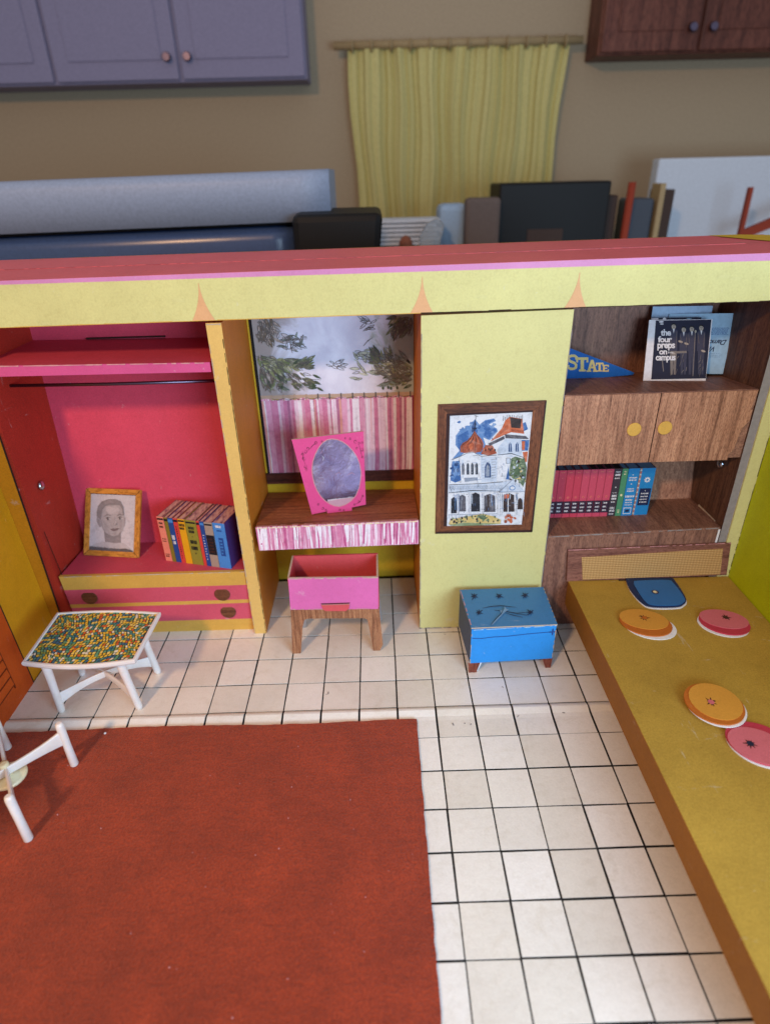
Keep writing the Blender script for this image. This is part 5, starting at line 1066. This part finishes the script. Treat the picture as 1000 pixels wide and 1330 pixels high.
# legs, crossing braces
def plastic_frame(par, feet, tops, hz, hh, mat='white_plastic', r0=.10, r1=.115, cdip=0):
    cx_ = sum(f[0] for f in feet)/4; cy_ = sum(f[1] for f in feet)/4
    for k in range(4):
        f, tt = Vector((*feet[k], 0)), Vector(tops[k]); mb = MB(); path = [f+(tt-f)*q for q in (0, .02, .06, .5, .94, .98, 1)]
        mb.tube(path, [r0*.55, r0*.85, r0, (r0+r1)/2*.92, r1, r1*.85, r1*.5], mat, 14)
        sd = (Vector((cx_, cy_, 0))-f); sd.z = 0; sd.normalize(); out = -sd
        mb.build('leg', par)
    for a, c in ((0, 2), (1, 3)):
        mb = MB(); pa = Vector((*feet[a], 0))+(Vector(tops[a])-Vector((*feet[a], 0)))*hz[0]; pc = Vector((*feet[c], 0))+(Vector(tops[c])-Vector((*feet[c], 0)))*hz[0]
        d = (pc-pa); dn = Vector((d.x, d.y, 0)).normalized(); sn = Vector((-dn.y, dn.x, 0))*.035; N_s = 16
        prof = []
        for i in range(N_s+1):
            t = i/N_s; q = pa+d*t; e = abs(2*t-1); h = hh*(.55+.6*e**3); q.z = hz[1]+hz[2]*(1-e*e) ; prof.append((q, h))
        z_ = Vector((0, 0, 1)); k0 = len(mb.v); sec = [(-1, -.85), (-.8, -1), (.8, -1), (1, -.85), (1, .85), (.8, 1), (-.8, 1), (-1, .85)]
        for q, h in prof:
            for a_, b_ in sec: mb.v.append(tuple(q+sn*a_+z_*h*b_))
        for i in range(N_s):
            for j_ in range(8): mb.f.append((k0+i*8+j_, k0+(i+1)*8+j_, k0+(i+1)*8+(j_+1) % 8, k0+i*8+(j_+1) % 8)); mb.m.append(mb.mi(mat)); mb.smooth.append(True)
        mb.build('brace', par)
plastic_frame(tb, [(-7.93, .23), (-5.87, .25), (-5.78, 1.58), (-7.95, 1.6)], [(-7.83, .12, ZT-.12), (-5.98, .12, ZT-.12), (-5.98, 1.55, ZT-.12), (-7.8, 1.6, ZT-.12)], (.3, .46, .22), .17)

# ------------------------------------------------------------------ second plastic leg frame at the left edge
lf = thing('leg_frame', 'white plastic four legged base with round centre disc on the red rug', 'furniture base', (-7.85, -2.5, .06))
fe = [(-7.0, -3.45), (-6.83, -1.55), (-8.72, -1.0), (-8.85, -3.5)]
plastic_frame(lf, fe, [(-7.02, -3.43, 1.45), (-6.84, -1.54, 1.45), (-8.70, -1.02, 1.45), (-8.83, -3.48, 1.45)], (.66, 1.0, -.05), .19, r0=.10, r1=.095)
for o in lf.children:
    for v in o.data.vertices: v.co.z = max(v.co.z, 0.0)
MB().lathe((-7.78, -2.36, .66), (0, 0, 1), [(.02, 0), (.30, .0), (.38, .04), (.38, .09), (.34, .12), (.10, .13), (.10, .46), (.05, .47)], 'cream_plastic', 28).build('centre_disc', lf)

# ------------------------------------------------------------------ things behind the dollhouse
struct(MB().box(-60, 60, 36, 36.5, -1.6, 60, 'room_wall').build('room_wall'))
ap = thing('appliance', 'large blue grey appliance with rounded lid behind the roof, at the left', 'appliance', (-16, 14, -.9))
def slabs(z0, z1, y0, x0, x1, mat, name, rise, round_=0):
    """a wide bowed slab with a rounded top edge, rising slightly to the right"""
    mb = MB(); n = 26
    def sec(x):
        t = (x-x0)/(x1-x0); y = y0+.9*t*t; r = rise*t; pts = [(y, z0+r), (y, z1+r-round_)]
        if round_: pts += [(y+round_*(1-math.cos(a)), z1+r-round_+round_*math.sin(a)) for a in (.4, .8, 1.2, 1.57)]
        pts += [(19, z1+r), (19, z0+r)]; return pts
    for i in range(n+1):
        for y, z in sec(x0+(x1-x0)*i/n): mb.v.append((x0+(x1-x0)*i/n, y, z))
    m_ = len(sec(x0))
    for i in range(n):
        for j in range(m_): mb.f.append((i*m_+j, (i+1)*m_+j, (i+1)*m_+(j+1) % m_, i*m_+(j+1) % m_)); mb.m.append(mb.mi(mat)); mb.smooth.append(j < m_-2)
    for i in (0, n): mb.f.append(tuple(i*m_+j for j in range(m_))); mb.m.append(mb.mi(mat)); mb.smooth.append(False)
    return mb.build(name, ap)
slabs(-.9, 10.40, 13.9, -30, -2.2, 'appliance_dark', 'body', .35, .5)
slabs(10.42, 10.52, 14.1, -30, -1.2, 'black_gloss', 'seam', .35)
slabs(10.54, 12.3, 13.8, -30, -.9, 'appliance_light', 'lid', .35, .4)
dc = MB().hexa([(-2.4, 13.4, -.9), (-.2, 13.4, -.9), (-.2, 16, -.9), (-2.4, 16, -.9), (-2.3, 13.4, 11.15), (1.1, 13.4, 11.15), (1.1, 16, 11.3), (-2.3, 16, 11.3)], 'black_gloss').build('dark_case', None, .25, loc=(-.9, 14, -.9)); tag(dc, 'black case flaring upward just right of the blue grey appliance, behind the roof', 'case')
sh_ = MB().box(-1.5, 4.3, 20, 24, 8.55, 8.93, 'bg_slate').build('shelf_board', None, .05, loc=(1.4, 22, 8.5)); tag(sh_, 'dark shelf carrying papers and small clutter behind the roof', 'shelf')
for x in (-1.4, 4.0): MB().box(x, x+.2, 20.2, 23.8, -.9, 8.55, 'bg_slate').build('leg', sh_)
pp = thing('paper_stack', 'stack of white papers on the dark shelf behind the roof', 'papers', (2.4, 22, 9.0)); rr = random.Random(9)
MB().box(.3, 4.0, 21.6, 23.5, 8.94, 9.3, 'dark_brown').build('tray', pp, .03)
for k in range(6): x = .1+rr.uniform(-.15, .2); MB().box(x, x+3.9, 21.4+k*.05, 23.6, 9.31+k*.2, 9.46+k*.2, 'bg_white').build('paper', pp, .02)
tag(MB().prism([(-.2, 20.3, 8.95), (1.5, 20.3, 8.95), (1.15, 20.3, 9.3), (.8, 20.3, 9.5), (.5, 20.3, 10.1), (0.2, 20.3, 9.9), (0, 20.3, 9.4)], (0, .5, 0), 'bg_olive').build('crumpled_wrapper', None, .08, loc=(.6, 20.4, 8.95)), 'crumpled grey green wrapper beside the white papers', 'wrapper')
tag(MB().lathe((2.25, 20.2, 8.94), (0, 0, 1), [(.28, 0), (.34, .3), (.32, .6), (.2, .85), (.05, .92)], 'bg_brown', 20).build('brown_ornament', None, loc=(2.25, 20.2, 8.94)), 'small rounded brown ornament on the shelf before the white papers', 'ornament')
tag(MB().box(2.0, 3.9, 19.3, 19.9, 8.1, 9.0, 'bg_olive').build('olive_box', None, .05, loc=(3, 19.6, 8.1)), 'low olive box under the crumpled plastic bag', 'box')
bg = MB(); ringp = [(2.9, 9.0), (3.75, 9.0), (3.85, 9.6), (4.05, 10.3), (3.7, 10.6), (3.2, 10.4), (2.85, 9.8)]
bg.prism([(x, 19.5, z) for x, z in ringp], (0, .4, 0), 'clear_plastic'); tag(bg.build('plastic_bag', None, .12, loc=(3.4, 19.6, 9)), 'crumpled clear plastic bag on the olive box', 'plastic bag')
tag(MB().box(4.2, 5.75, 24, 26, -.9, 11.0, 'bg_blue').build('pale_blue_panel', None, .3, loc=(5, 25, -.9)), 'pale blue upright panel right of the plastic bag', 'panel')
tag(MB().box(5.45, 7.25, 23, 23.9, -.9, 11.3, 'post_grey').build('grey_post', None, .2, loc=(6.3, 23.4, -.9)), 'grey brown upright post behind the roof middle', 'post')
bc = thing('black_cabinet', 'glossy black cabinet with faint brown reflections behind the roof, right of the post', 'cabinet', (10, 25, -.9))
MB().box(7.3, 13.1, 24, 27, -.9, 11.9, 'black_gloss').build('cabinet_body', bc, .1); MB().box(8.9, 10.8, 23.95, 24, 5, 9.7, 'dark_brown').build('brown_reflection', bc, .02)  # thin brown slab paints a reflection on the glossy front
tag(MB().box(13.2, 13.9, 25, 27, -.9, 11.2, 'dark_brown').build('brown_box', None, .1, loc=(13.5, 26, -.9)), 'dark brown upright box left of the red pole', 'box')
tag(MB().tube([(14.15, 24.4, -.9), (14.3, 24.4, 11.8)], .2, 'bg_red', 12).build('red_pole', None, loc=(14.2, 24.4, -.9)), 'thin red pole right of the black cabinet', 'pole')
tag(MB().box(14.6, 15.9, 25, 27, -.9, 11.0, 'bg_slate').build('slate_case', None, .15, loc=(15.2, 26, -.9)), 'slate grey upright case right of the red pole', 'case')
tag(MB().box(16.0, 16.3, 24.8, 26, -.9, 11.7, 'bg_tan').build('tan_slat', None, .05, loc=(16.2, 25, -.9)), 'narrow tan board right of the slate case', 'board')
tag(MB().box(16.35, 16.9, 25, 27, -.9, 11.4, 'dark_brown').build('dark_board', None, .05, loc=(16.6, 26, -.9)), 'dark brown board at the edge of the white panel', 'board')
tag(MB().box(17.4, 40, 29, 30, -.9, 12.9, 'bg_white').build('white_panel', None, .1, loc=(28, 30, -.9)), 'large white panel behind the right end of the roof', 'panel')
rf = thing('red_rack', 'dark red rack corner standing before the white panel at far right', 'rack', (22, 25, 6))
MB().box(20.9, 21.1, 25, 25.3, -.9, 11.4, 'bg_red').build('upright', rf); MB().hexa([(21.1, 25, 8.8), (30, 25, 12.3), (30, 25.3, 12.3), (21.1, 25.3, 8.8), (21.1, 25, 9.3), (30, 25, 12.9), (30, 25.3, 12.9), (21.1, 25.3, 9.3)], 'bg_red').build('crossbar', rf)
# far side of the room: curtain on its rail, kitchen cupboards
cu_ = thing('curtain', 'pale yellow curtain hanging from a wooden rail on the far wall', 'curtain', (6.4, 34.5, 4))
dr = MB(); n = 110
f_ = lambda k: 34.7+.22*math.sin(k*.42)+.12*math.sin(k*1.13+1)+.06*math.sin(k*2.9)
for i in range(n):
    x0, x1 = -.6+13.6*i/n, -.6+13.6*(i+1)/n
    for k in range(10):
        za, zb2 = 3+1.62*k, 3+1.62*(k+1); sx = lambda x, z: x+(x-6)*(-.02)*(20-z)*.3+.1*math.sin(z*.7+x)
        dr.face([(sx(x0, za), f_(i), za), (sx(x1, za), f_(i+1), za), (sx(x1, zb2), f_(i+1), zb2), (sx(x0, zb2), f_(i), zb2)], 'drape', True)
        dr.face([(sx(x0, za), f_(i)+.12, za), (sx(x1, za), f_(i+1)+.12, za), (sx(x1, zb2), f_(i+1)+.12, zb2), (sx(x0, zb2), f_(i)+.12, zb2)], 'drape', True)
dr.build('cloth', cu_); MB().tube([(-1.4, 34.7, 19.4), (13.8, 34.7, 19.4)], .22, 'bg_tan', 12).build('rail', cu_)
for k in range(12): MB().lathe((-.3+k*1.18, 34.6, 19.35), (1, 0, 0), [(.34, 0), (.34, .1)], 'bg_tan', 14).build('ring', cu_)
def cupboard(x0, x1, z0, mat, label, ndoors):
    t = thing('hanging_cupboard', label, 'cupboard', ((x0+x1)/2, 34.5, z0)); MB().box(x0, x1, 33.4, 35.95, z0, 34, mat).build('body', t, .08)
    w_ = (x1-x0)/ndoors
    for k in range(ndoors):
        a, c = x0+w_*k+.1, x0+w_*(k+1)-.1; d = MB().box(a, c, 33.15, 33.39, z0+.12, 33.8, mat).build('door', t, .08)
        MB().box(a+.9, c-.9, 33.08, 33.149, z0+1.1, 32.8, mat).build('inset_panel', d, .05)
        hx = c-.5 if k % 2 == 0 else a+.5; MB().lathe((hx, 33.15, z0+1.2), (0, -1, 0), [(.12, 0), (.12, .2), (.26, .3), (.2, .45)], 'rod_metal', 14).build('handle', d)
cupboard(-33, -3.0, 17.6, 'far_lavender', 'lavender grey hanging cupboard with panel doors at the upper left', 4)
cupboard(14.4, 32, 18.4, 'dark_wood_bg', 'dark red brown hanging cupboard with panel doors at the upper right', 3)
